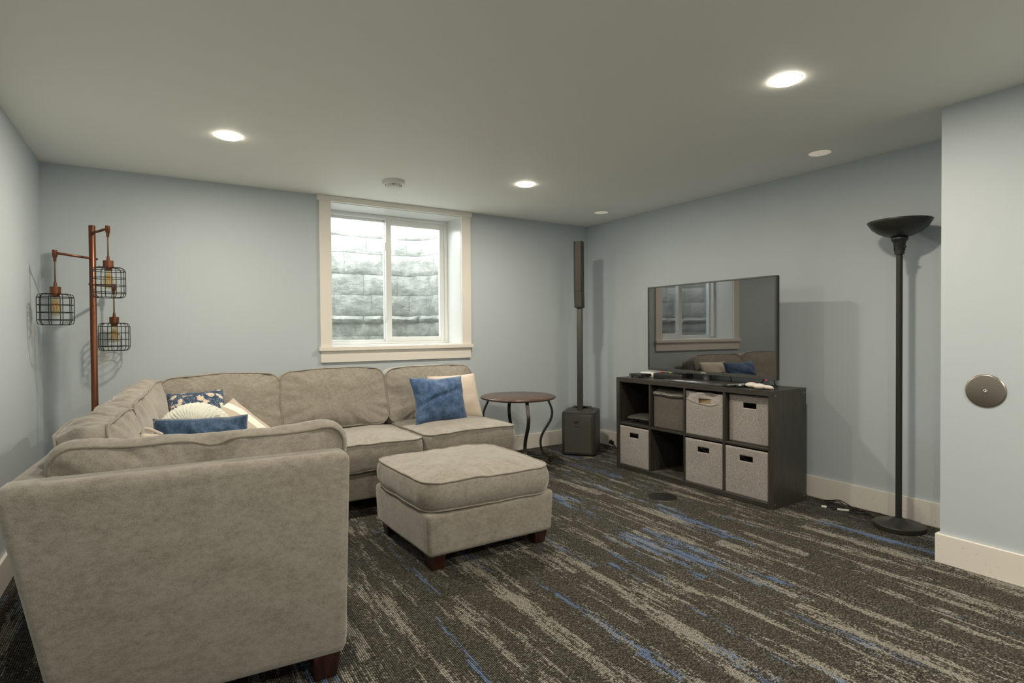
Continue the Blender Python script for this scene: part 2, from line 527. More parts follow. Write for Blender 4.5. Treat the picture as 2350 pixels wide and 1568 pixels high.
def rrect(w, h, rc, n):
    """n points evenly spaced round a rounded rectangle, with running arc length"""
    segs = []
    hw, hh = w / 2, h / 2
    L = [w - 2 * rc, PI * rc / 2, h - 2 * rc, PI * rc / 2] * 2
    tot = 2 * (w + h) - 8 * rc + 2 * PI * rc
    out = []
    for i in range(n):
        s = tot * i / n
        k = 0
        while s > L[k]:
            s -= L[k]; k += 1
        if k == 0: p = (-hw + rc + s, -hh)
        elif k == 1: a = s / rc; p = (hw - rc + rc * math.sin(a), -hh + rc - rc * math.cos(a))
        elif k == 2: p = (hw, -hh + rc + s)
        elif k == 3: a = s / rc; p = (hw - rc + rc * math.cos(a), hh - rc + rc * math.sin(a))
        elif k == 4: p = (hw - rc - s, hh)
        elif k == 5: a = s / rc; p = (-hw + rc - rc * math.sin(a), hh - rc + rc * math.cos(a))
        elif k == 6: p = (-hw, hh - rc - s)
        else: a = s / rc; p = (-hw + rc - rc * math.cos(a), -hh + rc - rc * math.sin(a))
        out.append(p)
    return out, tot

def cushion(name, w, h, t, mtx, parent, bulge=0.05, rc=0.07, seed=0, wr=0.010, pk=0.006, gather=0.002, dents=(), n=128, welt=0.0043, side=0.02, droop=0.0, mname='sofa'):
    """box cushion: local x = width, y = height, z = thickness; welts along both face edges"""
    per, tot = rrect(w, h, rc, n)
    e = t / 2
    sv = Vector((seed * 3.7, seed * 1.9, seed * 5.3))
    def warp(p):
        q = p * 3.2 + sv
        d = noise.noise_vector(q) * wr + noise.noise_vector(p * 9 + sv) * wr * 0.45
        d.x *= 0.6
        r = p + d
        if droop:
            r.y -= droop * (abs(p.x) / (w / 2)) ** 3 * max(0.0, p.y / (h / 2))
        for (dx, dy, dz, rad, vx, vy, vz) in dents:
            k = math.exp(-((p.x - dx) ** 2 + (p.y - dy) ** 2 + (p.z - dz) ** 2) / rad ** 2)
            r += Vector((vx, vy, vz)) * k
        return r
    bm = bmesh.new()
    def pucker(i, r):
        a = tot * i / n
        f = noise.noise(Vector((a * 16 + seed * 7, seed, r * 1.2)))
        g = noise.noise(Vector((a * 5 + seed * 3, seed + 4, r * 2)))
        k = max(0.0, (r - 0.55) / 0.45)
        c = 0.35 - 2.2 * abs(noise.noise(Vector((a * 11 + seed * 5, seed + 9, r * 1.6))))   # sharp creases running in from the welt
        return (f * 0.7 + 0.6 * g + 0.55 * min(c, 0.2)) * pk * k * (1 - 0.3 * k)
    rr = [0.16, 0.32, 0.46, 0.58, 0.68, 0.76, 0.83, 0.89, 0.94, 0.975, 1.0]
    rings = []
    for sgn in (1, -1):
        ctr = bm.verts.new(warp(Vector((0, 0, sgn * (e + bulge)))))
        prev = None
        rl = []
        for r in rr:
            z = e + bulge * (1 - r ** 2.6)
            ring = []
            for i, (x, y) in enumerate(per):
                zz = z + pucker(i, r) * (1 if r < 1 else 0.3)
                ring.append(bm.verts.new(warp(Vector((x * r, y * r, sgn * zz)))))
            if prev is None:
                for i in range(n): bm.faces.new((ctr, ring[i], ring[(i + 1) % n]))
            else:
                for i in range(n): bm.faces.new((prev[i], ring[i], ring[(i + 1) % n], prev[(i + 1) % n]))
            prev = ring; rl.append(ring)
        rings.append(rl[-1])
    A, B = rings
    ks = 7
    prev = A
    for k in range(1, ks + 1):
        if k == ks: ring = B
        else:
            f = k / ks
            ring = []
            for i, (x, y) in enumerate(per):
                a = tot * i / n
                g = gather * noise.noise(Vector((a * 30 + seed, seed * 2.0, f * 1.5)))
                s = side * math.sin(PI * f) + g * 2 * math.sin(PI * f)
                nx, ny = per[(i + 1) % n][1] - per[i - 1][1], -(per[(i + 1) % n][0] - per[i - 1][0])
                ln = math.hypot(nx, ny)
                ring.append(bm.verts.new(warp(Vector((x + s * nx / ln, y + s * ny / ln, e - t * f)))))
        for i in range(n): bm.faces.new((prev[i], ring[i], ring[(i + 1) % n], prev[(i + 1) % n]))
        prev = ring
    loops = []
    cen = Vector((0, 0, 0))
    for R in (A, B):
        lp = []
        for i, v in enumerate(R):
            o = v.co.copy()
            nx, ny = per[(i + 1) % n][1] - per[i - 1][1], -(per[(i + 1) % n][0] - per[i - 1][0])
            ln = math.hypot(nx, ny)
            o += Vector((nx / ln, ny / ln, 0)) * welt * 0.55
            lp.append(o)
        loops.append(lp)
    o = bm_obj(name, bm, M[mname], parent, smooth=True)
    o.matrix_local = mtx
    if welt > 0:
        wb = bmesh.new()
        for lp in loops: tube(wb, lp, welt, 6, closed=True)
        bm_obj('piping', wb, M['piping'], o, smooth=True)
    return o

def frame_mtx(org, xax, yax):
    x = Vector(xax).normalized(); y = Vector(yax); y = (y - x * y.dot(x)).normalized(); z = x.cross(y)
    return Matrix(((x.x, y.x, z.x, org[0]), (x.y, y.y, z.y, org[1]), (x.z, y.z, z.z, org[2]), (0, 0, 0, 1)))

def pillow(name, w, h, t, mtx, m, label, cat='throw pillow', seed=1, wr=0.008, pinch=0.05, n=30, fold=(), group=None):
    bm = bmesh.new()
    sv = Vector((seed * 2.3, seed * 4.1, seed))
    grid = {}
    def pt(i, j, s):
        u = -1 + 2 * i / n; v = -1 + 2 * j / n
        k = (max(0, 1 - abs(u) ** 2.3) * max(0, 1 - abs(v) ** 2.3)) ** 0.55
        x = u * w / 2 * (1 - pinch * (1 - v * v)); y = v * h / 2 * (1 - pinch * (1 - u * u))
        p = Vector((x, y, s * t / 2 * k))
        edge = 1 - min(1, k * 1.5)
        d = noise.noise_vector(p * 7 + sv) * wr + noise.noise_vector(p * 16 + sv) * wr * 0.5
        p += d * (0.25 + 0.75 * min(1, k * 3))
        for (fx, fy, ang, width, depth) in fold:
            dd = (x - fx) * math.cos(ang) + (y - fy) * math.sin(ang)
            p.z -= s * depth * math.exp(-(dd / width) ** 2) * k
        return p
    for s in (1, -1):
        for i in range(n + 1):
            for j in range(n + 1):
                if s == -1 and (i in (0, n) or j in (0, n)):
                    grid[(i, j, s)] = grid[(i, j, 1)]
                else:
                    grid[(i, j, s)] = bm.verts.new(pt(i, j, s))
        for i in range(n):
            for j in range(n):
                q = [grid[(i, j, s)], grid[(i + 1, j, s)], grid[(i + 1, j + 1, s)], grid[(i, j + 1, s)]]
                bm.faces.new(q if s == 1 else q[::-1])
    o = bm_obj(name, bm, m, smooth=True)
    o.matrix_world = mtx
    tag(o, label, cat, group)
    return o

# ------------------------------------------------------------------ room shell
def wall_obj(name, boxes, m):
    bm = bmesh.new()
    for b in boxes: box(bm, *b)
    return struct(bm_obj(name, bm, m))

RV = 4.80   # plane where the window unit starts (end of the reveal)
BT = 0.42   # thick foundation wall
wall_obj('wall_back', [
    (XL - T, WX0, YB, YB + BT, -0.02, H), (WX1, XR + T, YB, YB + BT, -0.02, H),
    (WX0, WX1, YB, YB + BT, -0.02, WZ0), (WX0, WX1, YB, YB + BT, WZ1, H)], M['wall'])
wall_obj('wall_left', [(XL - T, XL, YF, YB, -0.02, H)], M['wall'])
wall_obj('wall_right', [(XR, XR + T, YP - 0.1, YB, -0.02, H)], M['wall'])
wall_obj('wall_near_right', [(XP, XR, YF, YP, -0.02, H)], M['wall'])
wall_obj('wall_front', [(XL - T, XR + T, YF - T, YF, -0.02, H)], M['wall'])
wall_obj('ceiling', [(XL - T, XR + T, YF - T, YB + BT, H, H + 0.1)], M['ceiling'])

floor = wall_obj('floor', [(XL - T, XR + T, YF - T, YB + BT, -0.08, -0.008)], mat('subfloor concrete', (0.2, 0.2, 0.19), 0.9))
# carpet planks laid side by side, each its own piece
TW, TL = 0.25, 1.0
k = 0
x = XL
ci = 0
while x < XR - 1e-4:
    x1 = min(x + TW, XR)
    offs = (ci * 0.37) % 1.0
    y = YF - offs
    while y < YB - 1e-4:
        y0, y1 = max(y, YF), min(y + TL, YB)
        xx1 = x1
        if y1 <= YP + 1e-6: xx1 = min(x1, XP)
        elif y0 < YP and x1 > XP and x < XP: xx1 = x1
        if y0 < YP < y1 and x >= XP - 1e-4: y0 = YP
        if xx1 - x > 0.01 and y1 - y0 > 0.01 and not (x >= XP - 1e-4 and y1 <= YP + 1e-6):
            bm = bmesh.new()
            g = 0.0004
            box(bm, g, xx1 - x - g, g, y1 - y0 - g, -0.0075, 0.0, 0.0007, 1)
            bm_obj('carpet_plank', bm, M['carpet'], floor, loc=(x, y0, 0))
        y += TL
    x += TW; ci += 1

# baseboards
def baseboard(name, x0, x1, y0, y1):
    bm = bmesh.new()
    box(bm, x0, x1, y0, y1, 0.0005, 0.1419, 0.0025, 2)
    return struct(bm_obj(name, bm, M['baseboard']))
BTK = 0.016
baseboard('baseboard_back', XL, XR, YB - BTK, YB - 0.0005)
baseboard('baseboard_left', XL + 0.0005, XL + BTK, YF + 0.001, YB - BTK)
baseboard('baseboard_right', XR - BTK, XR - 0.0005, YP + BTK, YB - BTK)
baseboard('baseboard_near_right', XP - BTK, XP - 0.0005, YF + 0.001, YP + BTK)
baseboard('baseboard_end', XP - BTK + 0.0162, XR - BTK, YP + 0.0005, YP + BTK)

# ------------------------------------------------------------------ window with casing
win = bpy.data.objects.new('window_1', None); C.objects.link(win); struct(win)
win.location = (0, 0, 0)
def wpart(name, bxs, m, bev=0.002, parent=win):
    bm = bmesh.new()
    for b in bxs: box(bm, *b, bev, 2)
    return bm_obj(name, bm, m, parent)
CX0, CX1 = 1.062, 2.388
wpart('casing', [(CX0, WX0 + 0.004, 4.4800, YB - 0.0005, WZ0, WZ1)], M['trim'])
wpart('casing', [(WX1 - 0.004, CX1, 4.4800, YB - 0.0005, WZ0, WZ1)], M['trim'])
wpart('head_casing', [(CX0 - 0.016, CX1 + 0.012, 4.4710, YB - 0.0005, WZ1 - 0.002, H - 0.001)], M['trim'])
wpart('window_sill', [(CX0 - 0.014, CX1 + 0.012, 4.4580, YB - 0.0005, WZ0 - 0.032, WZ0)], M['trim'], 0.003)
wpart('apron', [(CX0 + 0.002, CX1 - 0.004, 4.4810, YB - 0.0005, 0.903, WZ0 - 0.032)], M['trim'])
# reveal lining boards
LT = 0.006
wpart('jamb_lining', [(WX0 + 0.0003, WX0 + LT, YB, RV, WZ0, WZ1)], M['vinyl'], 0.0)
wpart('jamb_lining', [(WX1 - LT, WX1 - 0.0003, YB, RV, WZ0, WZ1)], M['vinyl'], 0.0)
wpart('head_lining', [(WX0 + LT, WX1 - LT, YB, RV, WZ1 - LT, WZ1 - 0.0003)], M['vinyl'], 0.0)
wpart('sill_lining', [(WX0 + LT, WX1 - LT, YB, RV, WZ0 + 0.0003, WZ0 + LT)], M['vinyl'], 0.0)
# vinyl frame
fx0, fx1, fz0, fz1 = WX0 + LT, WX1 - LT, WZ0 + LT, WZ1 - LT
FR = 0.030
wpart('window_frame', [(fx0, fx0 + FR, RV - 0.03, RV + 0.07, fz0, fz1), (fx1 - FR, fx1, RV - 0.03, RV + 0.07, fz0, fz1),
                       (fx0 + FR, fx1 - FR, RV - 0.03, RV + 0.07, fz0, fz0 + 0.022), (fx0 + FR, fx1 - FR, RV - 0.03, RV + 0.07, fz1 - FR, fz1)], M['vinyl'])
ms = 1.702   # left edge of the sliding sash
sx1 = fx1 - FR
sash = wpart('sliding_sash', [(ms, ms + 0.050, RV - 0.018, RV + 0.016, fz0 + 0.022, fz1 - FR), (sx1 - 0.044, sx1, RV - 0.018, RV + 0.016, fz0 + 0.022, fz1 - FR),
                              (ms + 0.05, sx1 - 0.044, RV - 0.018, RV + 0.016, fz0 + 0.022, fz0 + 0.062), (ms + 0.05, sx1 - 0.044, RV - 0.018, RV + 0.016, fz1 - FR - 0.048, fz1 - FR)], M['vinyl'])
wpart('pane', [(ms + 0.048, sx1 - 0.042, RV - 0.001, RV + 0.003, fz0 + 0.060, fz1 - FR - 0.046)], M['glass'], 0.0, sash)
wpart('sash_latch', [(ms - 0.012, ms + 0.004, RV - 0.030, RV - 0.016, 1.86, 1.93), (ms - 0.010, ms + 0.002, RV - 0.026, RV - 0.016, 1.22, 1.27)], M['vinyl'], 0.003, sash)
fix = wpart('fixed_sash', [(fx0 + FR, fx0 + FR + 0.016, RV + 0.024, RV + 0.056, fz0 + 0.022, fz1 - FR), (ms - 0.002, ms + 0.036, RV + 0.024, RV + 0.056, fz0 + 0.022, fz1 - FR),
                           (fx0 + FR + 0.016, ms - 0.002, RV + 0.024, RV + 0.056, fz0 + 0.022, fz0 + 0.040), (fx0 + FR + 0.016, ms - 0.002, RV + 0.024, RV + 0.056, fz1 - FR - 0.022, fz1 - FR)], M['vinyl'])
wpart('pane', [(fx0 + FR + 0.014, ms, RV + 0.038, RV + 0.042, fz0 + 0.038, fz1 - FR - 0.020)], M['glass'], 0.0, fix)

# ------------------------------------------------------------------ stone window well outside
well = thing('window_well', 'pale curved stone block window well outside the sliding window', 'window well', (1.72, 5.25, 0.86))
WTOP = 2.156
def well_path(s):
    """s = metres along the curved liner, from the left foot to the right foot"""
    segs = [('l', (0.70, 4.93), (0.70, 5.35)), ('a', (0.95, 5.35), 0.25, PI, PI / 2), ('l', (0.95, 5.60), (2.15, 5.60)), ('a', (2.15, 5.35), 0.25, PI / 2, 0), ('l', (2.40, 5.35), (2.40, 4.93))]
    for g in segs:
        if g[0] == 'l':
            a, b = Vector(g[1]), Vector(g[2]); L = (b - a).length
            if s <= L or g is segs[-1]:
                d = (b - a) / L
                return a + d * min(s, L), Vector((d.y, -d.x))
            s -= L
        else:
            L = abs(g[4] - g[3]) * g[2]
            if s <= L:
                a = g[3] + (g[4] - g[3]) * s / L
                return Vector(g[1]) + g[2] * Vector((math.cos(a), math.sin(a))), -Vector((math.cos(a), math.sin(a)))
            s -= L
LW = 0.42 * 2 + PI * 0.25 + 1.20
bm = bmesh.new()
N = 60
inner = [well_path(LW * i / N) for i in range(N + 1)]
va = []
for p, nn in inner:
    q = p - nn * 0.03
    va.append([bm.verts.new((p.x - nn.x * 0.003 - 1.72, p.y - nn.y * 0.003 - 5.25, z - 0.86)) for z in (0.80, WTOP - 0.006)] + [bm.verts.new((q.x - 1.72, q.y - 5.25, z - 0.86)) for z in (WTOP - 0.006, 0.80)])
for a, b in zip(va, va[1:]):
    for k in range(4): bm.faces.new((a[k], a[(k + 1) % 4], b[(k + 1) % 4], b[k]))
bm_obj('liner', bm, M['stone'], well)
courses = [0.90, 1.10, 1.232, 1.306, 1.516, 1.722, 1.932, 2.098, WTOP]
rs = random.Random(5)
for ci in range(len(courses) - 1):
    z0, z1 = courses[ci], courses[ci + 1]
    s = -rs.uniform(0, 0.2)
    while s < LW - 0.02:
        wdt = rs.uniform(0.17, 0.42)
        s0, s1 = max(s, 0.0), min(s + wdt, LW)
        s += wdt
        if s1 - s0 < 0.05: continue
        bm = bmesh.new()
        nu, nv = max(5, int((s1 - s0) / 0.026)), max(4, int((z1 - z0) / 0.026))
        pr = rs.uniform(0.006, 0.015) + (0.030 if ci == 2 else 0)
        sd = rs.uniform(0, 90)
        vv = {}
        for i in range(nu + 1):
            for j in range(nv + 1):
                ss = s0 + 0.0022 + (s1 - s0 - 0.0044) * i / nu
                fj = j / nv
                zz = z0 + 0.0022 + (z1 - z0 - 0.0044) * fj
                zz += (1 - fj) * 0.009 * noise.noise(Vector((ss * 7, z0 * 50, 0))) * (ci > 0) + fj * 0.009 * noise.noise(Vector((ss * 7, z1 * 50, 0)))
                ss += 0.006 * noise.noise(Vector((zz * 14, s0 if i < nu / 2 else s1, 7.0)))
                ss = min(max(ss, 0.0), LW)
                p, nn = well_path(ss)
                ed = min(i, nu - i, j, nv - j)
                dd = (0.0 if ed == 0 else (pr * (0.7 if ed == 1 else 1.0)))
                if ed > 0:
                    w1 = noise.noise(Vector((ss * 9, zz * 11, sd))); w2 = noise.noise(Vector((ss * 26, zz * 30, sd)))
                    dd += 0.010 * w1 + 0.008 * w2
                    zz += 0.004 * w2
                vv[i, j] = bm.verts.new((p.x + nn.x * dd - 1.72, p.y + nn.y * dd - 5.25, zz - 0.86))
        for i in range(nu):
            for j in range(nv):
                bm.faces.new((vv[i, j], vv[i + 1, j], vv[i + 1, j + 1], vv[i, j + 1]))
        bm_obj('stone', bm, M['stone'], well, angle=50)
bm = bmesh.new()
poly = [well_path(LW * i / 40)[0] for i in range(41)]
prism(bm, [(p.x - 1.72, p.y - 5.25) for p in poly][::-1], -0.06, 0.0)
bm_obj('gravel_bed', bm, M['gravel'], well)

# bare shrub above the well
rs = random.Random(11)
bm = bmesh.new()
def branch(p, d, L, r, dep):
    q = p + d * L
    mid = (p + q) / 2 + Vector((rs.uniform(-1, 1), rs.uniform(-1, 1), rs.uniform(-1, 1))) * L * 0.06
    tube(bm, [p, mid, q], [r, r * 0.8, r * 0.55], 5)
    if dep == 0: return
    for _ in range(3):
        nd = (d + Vector((rs.uniform(-1, 1), rs.uniform(-0.8, 0.8), rs.uniform(-0.3, 0.5))) * 0.8).normalized()
        branch(p + d * L * rs.uniform(0.5, 1.0), nd, L * rs.uniform(0.5, 0.75), r * 0.5, dep - 1)
for k in range(4):
    branch(Vector((rs.uniform(-0.08, 0.08), rs.uniform(-0.06, 0.06), 0)), Vector((rs.uniform(-0.6, 0.6), rs.uniform(-0.4, 0.4), 1)).normalized(), 0.34, 0.006, 3)
o = bm_obj('bare_shrub', bm, M['twig'], loc=(1.95, 6.35, 2.17), smooth=True)
tag(o, 'thin bare twigs of a shrub showing against the bright sky above the window well', 'shrub')
bm = bmesh.new()
box(bm, -3, 7, 5.66, 10, 2.05, 2.15, 0)
o = struct(bm_obj('ground', bm, M['gravel']))

# ------------------------------------------------------------------ ceiling lights
def downlight(x, y, label, lit=True, group=None, power=1.0):
    t = thing('ceiling_disc', label, 'ceiling light', (x, y, H), 0, group)
    bm = bmesh.new()
    if lit:
        lathe(bm, [(0.0592, -0.0004), (0.0640, -0.0004), (0.0635, -0.0010), (0.061, -0.0012), (0.0592, -0.0009)], 40, closed=True)
        bm_obj('trim_ring', bm, M['pure_white'], t, smooth=True)
        bm = bmesh.new()
        lathe(bm, [(0.0, -0.0125), (0.03, -0.0122), (0.047, -0.0112), (0.056, -0.0085), (0.059, -0.001)], 40)
        bm_obj('diffuser', bm, M['diffuser'], t, smooth=True)
        ld = bpy.data.lights.new('lamp_light', 'AREA')
        ld.shape = 'DISK'; ld.size = 0.11; ld.energy = LAMP_W * power; ld.color = LAMP_COL
        lo = bpy.data.objects.new('lamp_light', ld); C.objects.link(lo); lo.parent = t; lo.location = (0, 0, -0.0135)
    else:
        lathe(bm, [(0.0, -0.0025), (0.055, -0.0025), (0.060, -0.0018), (0.0605, -0.0004)], 40)  # flat disc of unknown kind, made to glow faintly
        bm_obj('diffuser', bm, M['dimdisc'], t, smooth=True)
    return t
downlight(2.283, 1.412, 'large bright round ceiling light nearest the camera, on the right half', power=0.91)
downlight(0.331, 3.399, 'bright round ceiling light on the left, above the sectional sofa')
downlight(2.277, 3.415, 'bright round ceiling light between the window and the back right corner')
downlight(0.331, 1.412, 'round ceiling light just above the near sofa panel, out of frame', power=0.35)
downlight(0.331, -0.6, 'round ceiling light behind the camera on the left, out of frame', power=1.25)
downlight(2.283, -0.6, 'round ceiling light behind the camera on the right, out of frame', power=2.3)
downlight(3.415, 1.893, 'dim round ceiling disc above the television and torchiere lamp', False)
downlight(3.419, 3.887, 'dim round ceiling disc near the back right corner above the column speaker', False)

t = thing('smoke_detector', 'white round smoke detector on the ceiling in front of the window', 'smoke detector', (1.424, 3.83, H))
bm = bmesh.new()
lathe(bm, [(0.0, -0.0005), (0.079, -0.0005), (0.080, -0.010), (0.075, -0.024), (0.066, -0.027), (0.0, -0.027)], 44)
bm_obj('mounting_base', bm, M['pure_white'], t, angle=35)
bm = bmesh.new()
lathe(bm, [(0.050, -0.027), (0.052, -0.034), (0.058, -0.038), (0.052, -0.046), (0.040, -0.049), (0.0, -0.050)], 44)
bm_obj('sensor_cap', bm, M['pure_white'], t, angle=35)
for k in range(4):
    a = math.radians(-110.4) + PI / 2 * k
    bm = bmesh.new()
    box(bm, 0.0545 * math.cos(a) - 0.0022, 0.0545 * math.cos(a) + 0.0022, 0.0545 * math.sin(a) - 0.0022, 0.0545 * math.sin(a) + 0.0022, -0.037, -0.026)
    bm_obj('vent_rib', bm, M['plastic'], t)

# ------------------------------------------------------------------ sectional sofa
sofa = thing('sectional_sofa', 'large taupe chenille sectional sofa along the back and left walls', 'sofa', (0.6, 3.4, 0))
SO = Vector((0.6, 3.4, 0))
def at(p): return Vector(p) - SO
A4 = math.radians(4.0)
LO = Vector((-0.372, 1.872, 0)); LXA = Vector((math.cos(A4), -math.sin(A4), 0)); LYA = Vector((math.sin(A4), math.cos(A4), 0))
def lf(x, y, z): return LO + LXA * x + LYA * y + Vector((0, 0, z)) - SO
def lbox(name, x0, x1, y0, y1, z0, z1, bev=0.02, rx=0.0, ry=0.0, rx1=0.0):
    """box in the left run's frame; rx = how far the left side slants in at the foot"""
    bm = bmesh.new()
    pts = [lf(x0 + rx, y0 + ry, z0), lf(x1 + rx1, y0 + ry, z0), lf(x1 + rx1, y1, z0), lf(x0 + rx, y1, z0), lf(x0, y0, z1), lf(x1, y0, z1), lf(x1, y1, z1), lf(x0, y1, z1)]
    hexa(bm, pts, bev, 4)
    return bm_obj(name, bm, M['sofa'], sofa, angle=40)
def subdiv_soft(o, amp=0.004, seed=0):
    me = o.data
    bm = bmesh.new(); bm.from_mesh(me)
    bmesh.ops.subdivide_edges(bm, edges=[e for e in bm.edges if e.calc_length() > 0.09], cuts=8, use_grid_fill=True)
    for v in bm.verts:
        v.co += noise.noise_vector(v.co * 2.5 + Vector((seed, 0, 0))) * amp
    bm.to_mesh(me); bm.free()
    for f in me.polygons: f.use_smooth = True
    me.set_sharp_from_angle(angle=math.radians(40))
# near panel (the back of the end seat, turned to the camera)
lbox('back_panel', 0.0, 0.897, 0.0, 0.125, 0.085, 0.757, 0.032, 0.118, 0.035, -0.012)
# left back frame
lbox('back_frame', 0.0, 0.150, 0.10, 2.46, 0.085, 0.752, 0.032, 0.115)
# left base and far base
lbox('seat_base', 0.20, 0.900, 0.10, 1.60, 0.085, 0.270, 0.02)
def fbox(name, x0, x1, y0, y1, z0, z1, bev=0.02):
    bm = bmesh.new(); box(bm, x0 - SO.x, x1 - SO.x, y0 - SO.y, y1 - SO.y, z0, z1, bev, 3)
    return bm_obj(name, bm, M['sofa'], sofa, angle=40)
fbox('seat_base', -0.12, 0.735, 3.47, 4.34, 0.085, 0.270)
fbox('seat_base', 0.737, 2.185, 3.465, 4.34, 0.085, 0.270)
fbox('back_frame', -0.16, 2.19, 4.27, 4.42, 0.085, 0.745, 0.03)
# seats: local x along the run, y back, z up
def seat(cx, cy, w, d, z0, z1, ang, seed, bulge=0.035, **kw):
    t_ = z1 - z0
    xa = (math.cos(ang), math.sin(ang), 0); ya = (-math.sin(ang), math.cos(ang), 0)
    m = frame_mtx(at((cx, cy, (z0 + z1) / 2)), xa, ya)
    return cushion('seat_cushion', w, d, t_, m, sofa, bulge=bulge, rc=0.06, seed=seed, wr=0.010, pk=0.011, side=0.012, **kw)
seat(1.105, 3.745, 0.725, 0.65, 0.275, 0.440, 0, 3)
seat(1.835, 3.765, 0.715, 0.66, 0.275, 0.455, math.radians(0.8), 4)
seat(0.36, 3.76, 0.74, 0.66, 0.275, 0.440, 0, 5)
p = lf(0.605, 0.56, 0) + SO
seat(p.x, p.y, 0.62, 0.64, 0.275, 0.440, -A4, 6)
p = lf(0.605, 1.21, 0) + SO
seat(p.x, p.y, 0.62, 0.63, 0.275, 0.440, -A4, 7)
# back cushions of the far run: local x right, y up (leaning), z towards the room
ln = math.radians(14)
def fback(cx, w, hgt, zc, seed, yc=4.165, **kw):
    m = frame_mtx(at((cx, yc, zc)), (1, 0, 0), (0, math.sin(ln), math.cos(ln)))
    return cushion('back_cushion', w, hgt, 0.17, m, sofa, bulge=0.045, rc=0.075, seed=seed, wr=0.012, pk=0.022, **kw)
fback(0.345, 0.700, 0.415, 0.645, 11, droop=0.01)
fback(1.070, 0.745, 0.425, 0.648, 12, droop=0.015)
fback(1.820, 0.735, 0.425, 0.640, 13, droop=0.02)
# back cushions of the left run: local x along -run, y up leaning to the wall, z into the room
def lback(y0, y1, seed, xc=0.190, zc=0.645, hgt=0.42, **kw):
    up = -LXA * math.sin(math.radians(9)) + Vector((0, 0, math.cos(math.radians(9))))
    m = frame_mtx(lf(xc, (y0 + y1) / 2, zc), LYA, up)
    return cushion('back_cushion', y1 - y0 - 0.010, hgt, 0.140, m, sofa, bulge=0.035, rc=0.065, seed=seed, wr=0.014, pk=0.022, gather=0.011, n=280, **kw)
lback(0.20, 0.800, 21)
lback(0.800, 1.440, 22)
lback(1.440, 2.080, 23)
# near cushion above the panel
up = LYA * math.sin(math.radians(1)) + Vector((0, 0, math.cos(math.radians(1))))
m = frame_mtx(lf(0.498, 0.172, 0.618), LXA, up)
near = cushion('back_cushion', 0.795, 0.40, 0.105, m, sofa, bulge=0.040, rc=0.055, seed=31, wr=0.012, pk=0.022, n=180,
               dents=((0.005, 0.20, 0.055, 0.042, 0, -0.018, 0), (-0.005, 0.165, 0.09, 0.030, 0, 0, -0.024), (-0.025, 0.125, 0.09, 0.030, 0, 0, -0.026), (-0.05, 0.085, 0.09, 0.032, 0, 0, -0.024), (-0.075, 0.045, 0.09, 0.032, 0, 0, -0.02),
                      (0.33, 0.20, 0.0, 0.08, 0, 0.012, 0), (-0.25, 0.20, 0.0, 0.12, 0, -0.008, 0)))
# feet
def foot(px, py):
    bm = bmesh.new()
    pts = []
    for z, s in ((0.0008, 0.034), (0.088, 0.045)):
        pts += [(px - SO.x - s, py - SO.y - s, z), (px - SO.x + s, py - SO.y - s, z), (px - SO.x + s, py - SO.y + s, z), (px - SO.x - s, py - SO.y + s, z)]
    hexa(bm, pts, 0.004, 1)
    bm_obj('leg', bm, M['legwood'], sofa, angle=30)
for (a, b) in ((0.82, 0.10), (0.20, 0.10), (0.82, 1.50), (0.28, 1.50)):
    q = lf(a, b, 0) + SO; foot(q.x, q.y)
for (a, b) in ((0.80, 3.53), (2.12, 3.53), (0.02, 4.30), (2.12, 4.30)): foot(a, b)

# ------------------------------------------------------------------ ottoman
ott = thing('ottoman', 'square taupe upholstered ottoman with loose top cushion in front of sofa', 'ottoman', (1.412, 2.772, 0), math.radians(1.3))
bm = bmesh.new()
hexa(bm, [(-0.365, -0.345, 0.070), (0.365, -0.345, 0.070), (0.365, 0.345, 0.070), (-0.365, 0.345, 0.070),
          (-0.374, -0.352, 0.285), (0.374, -0.352, 0.285), (0.374, 0.352, 0.285), (-0.374, 0.352, 0.285)], 0.022, 4)
o = bm_obj('base', bm, M['sofa'], ott, angle=40); subdiv_soft(o, 0.006, 3)
cushion('loose_cushion', 0.745, 0.705, 0.135, Matrix.Translation((0, 0, 0.355)), ott, bulge=0.030, rc=0.10, seed=44, wr=0.010, pk=0.012, side=0.018, n=150)
for sx in (-1, 1):
    for sy in (-1, 1):
        bm = bmesh.new(); pts = []
        for z, s in ((0.0008, 0.030), (0.074, 0.042)):
            cx, cy = sx * 0.305, sy * 0.285
            pts += [(cx - s, cy - s, z), (cx + s, cy - s, z), (cx + s, cy + s, z), (cx - s, cy + s, z)]
        hexa(bm, pts, 0.004, 1)
        bm_obj('leg', bm, M['legwood'], ott, angle=30)

# ------------------------------------------------------------------ throw pillows
def pm(loc, yaw, lean, roll=0.0):
    """pillow standing up: face (+z local) to -Y turned by yaw; lean tips the top backwards; roll spins in its plane"""
    return Matrix.Translation(loc) @ Matrix.Rotation(yaw, 4, 'Z') @ Matrix.Rotation(PI / 2 - lean, 4, 'X') @ Matrix.Rotation(roll, 4, 'Z')
pillow('throw_pillow', 0.42, 0.38, 0.15, pm((1.975, 3.990, 0.620), math.radians(-4), math.radians(24), math.radians(1)), M['beige'],
       'plain pale beige square pillow behind the bright blue one', seed=2)
pillow('throw_pillow', 0.445, 0.375, 0.19, pm((1.772, 3.840, 0.628), math.radians(2), math.radians(20), math.radians(-1)), M['velvet'],
       'bright blue velvet square pillow standing on the right sofa seat', seed=3, wr=0.016, pinch=0.12,
       fold=((-0.14, -0.03, 1.9, 0.018, 0.02),))
pillow('throw_pillow', 0.31, 0.46, 0.12, pm((0.195, 3.775, 0.640), math.radians(2), math.radians(50), math.radians(2)), M['floral'],
       'navy floral pillow lying back in the sofa corner', seed=4)
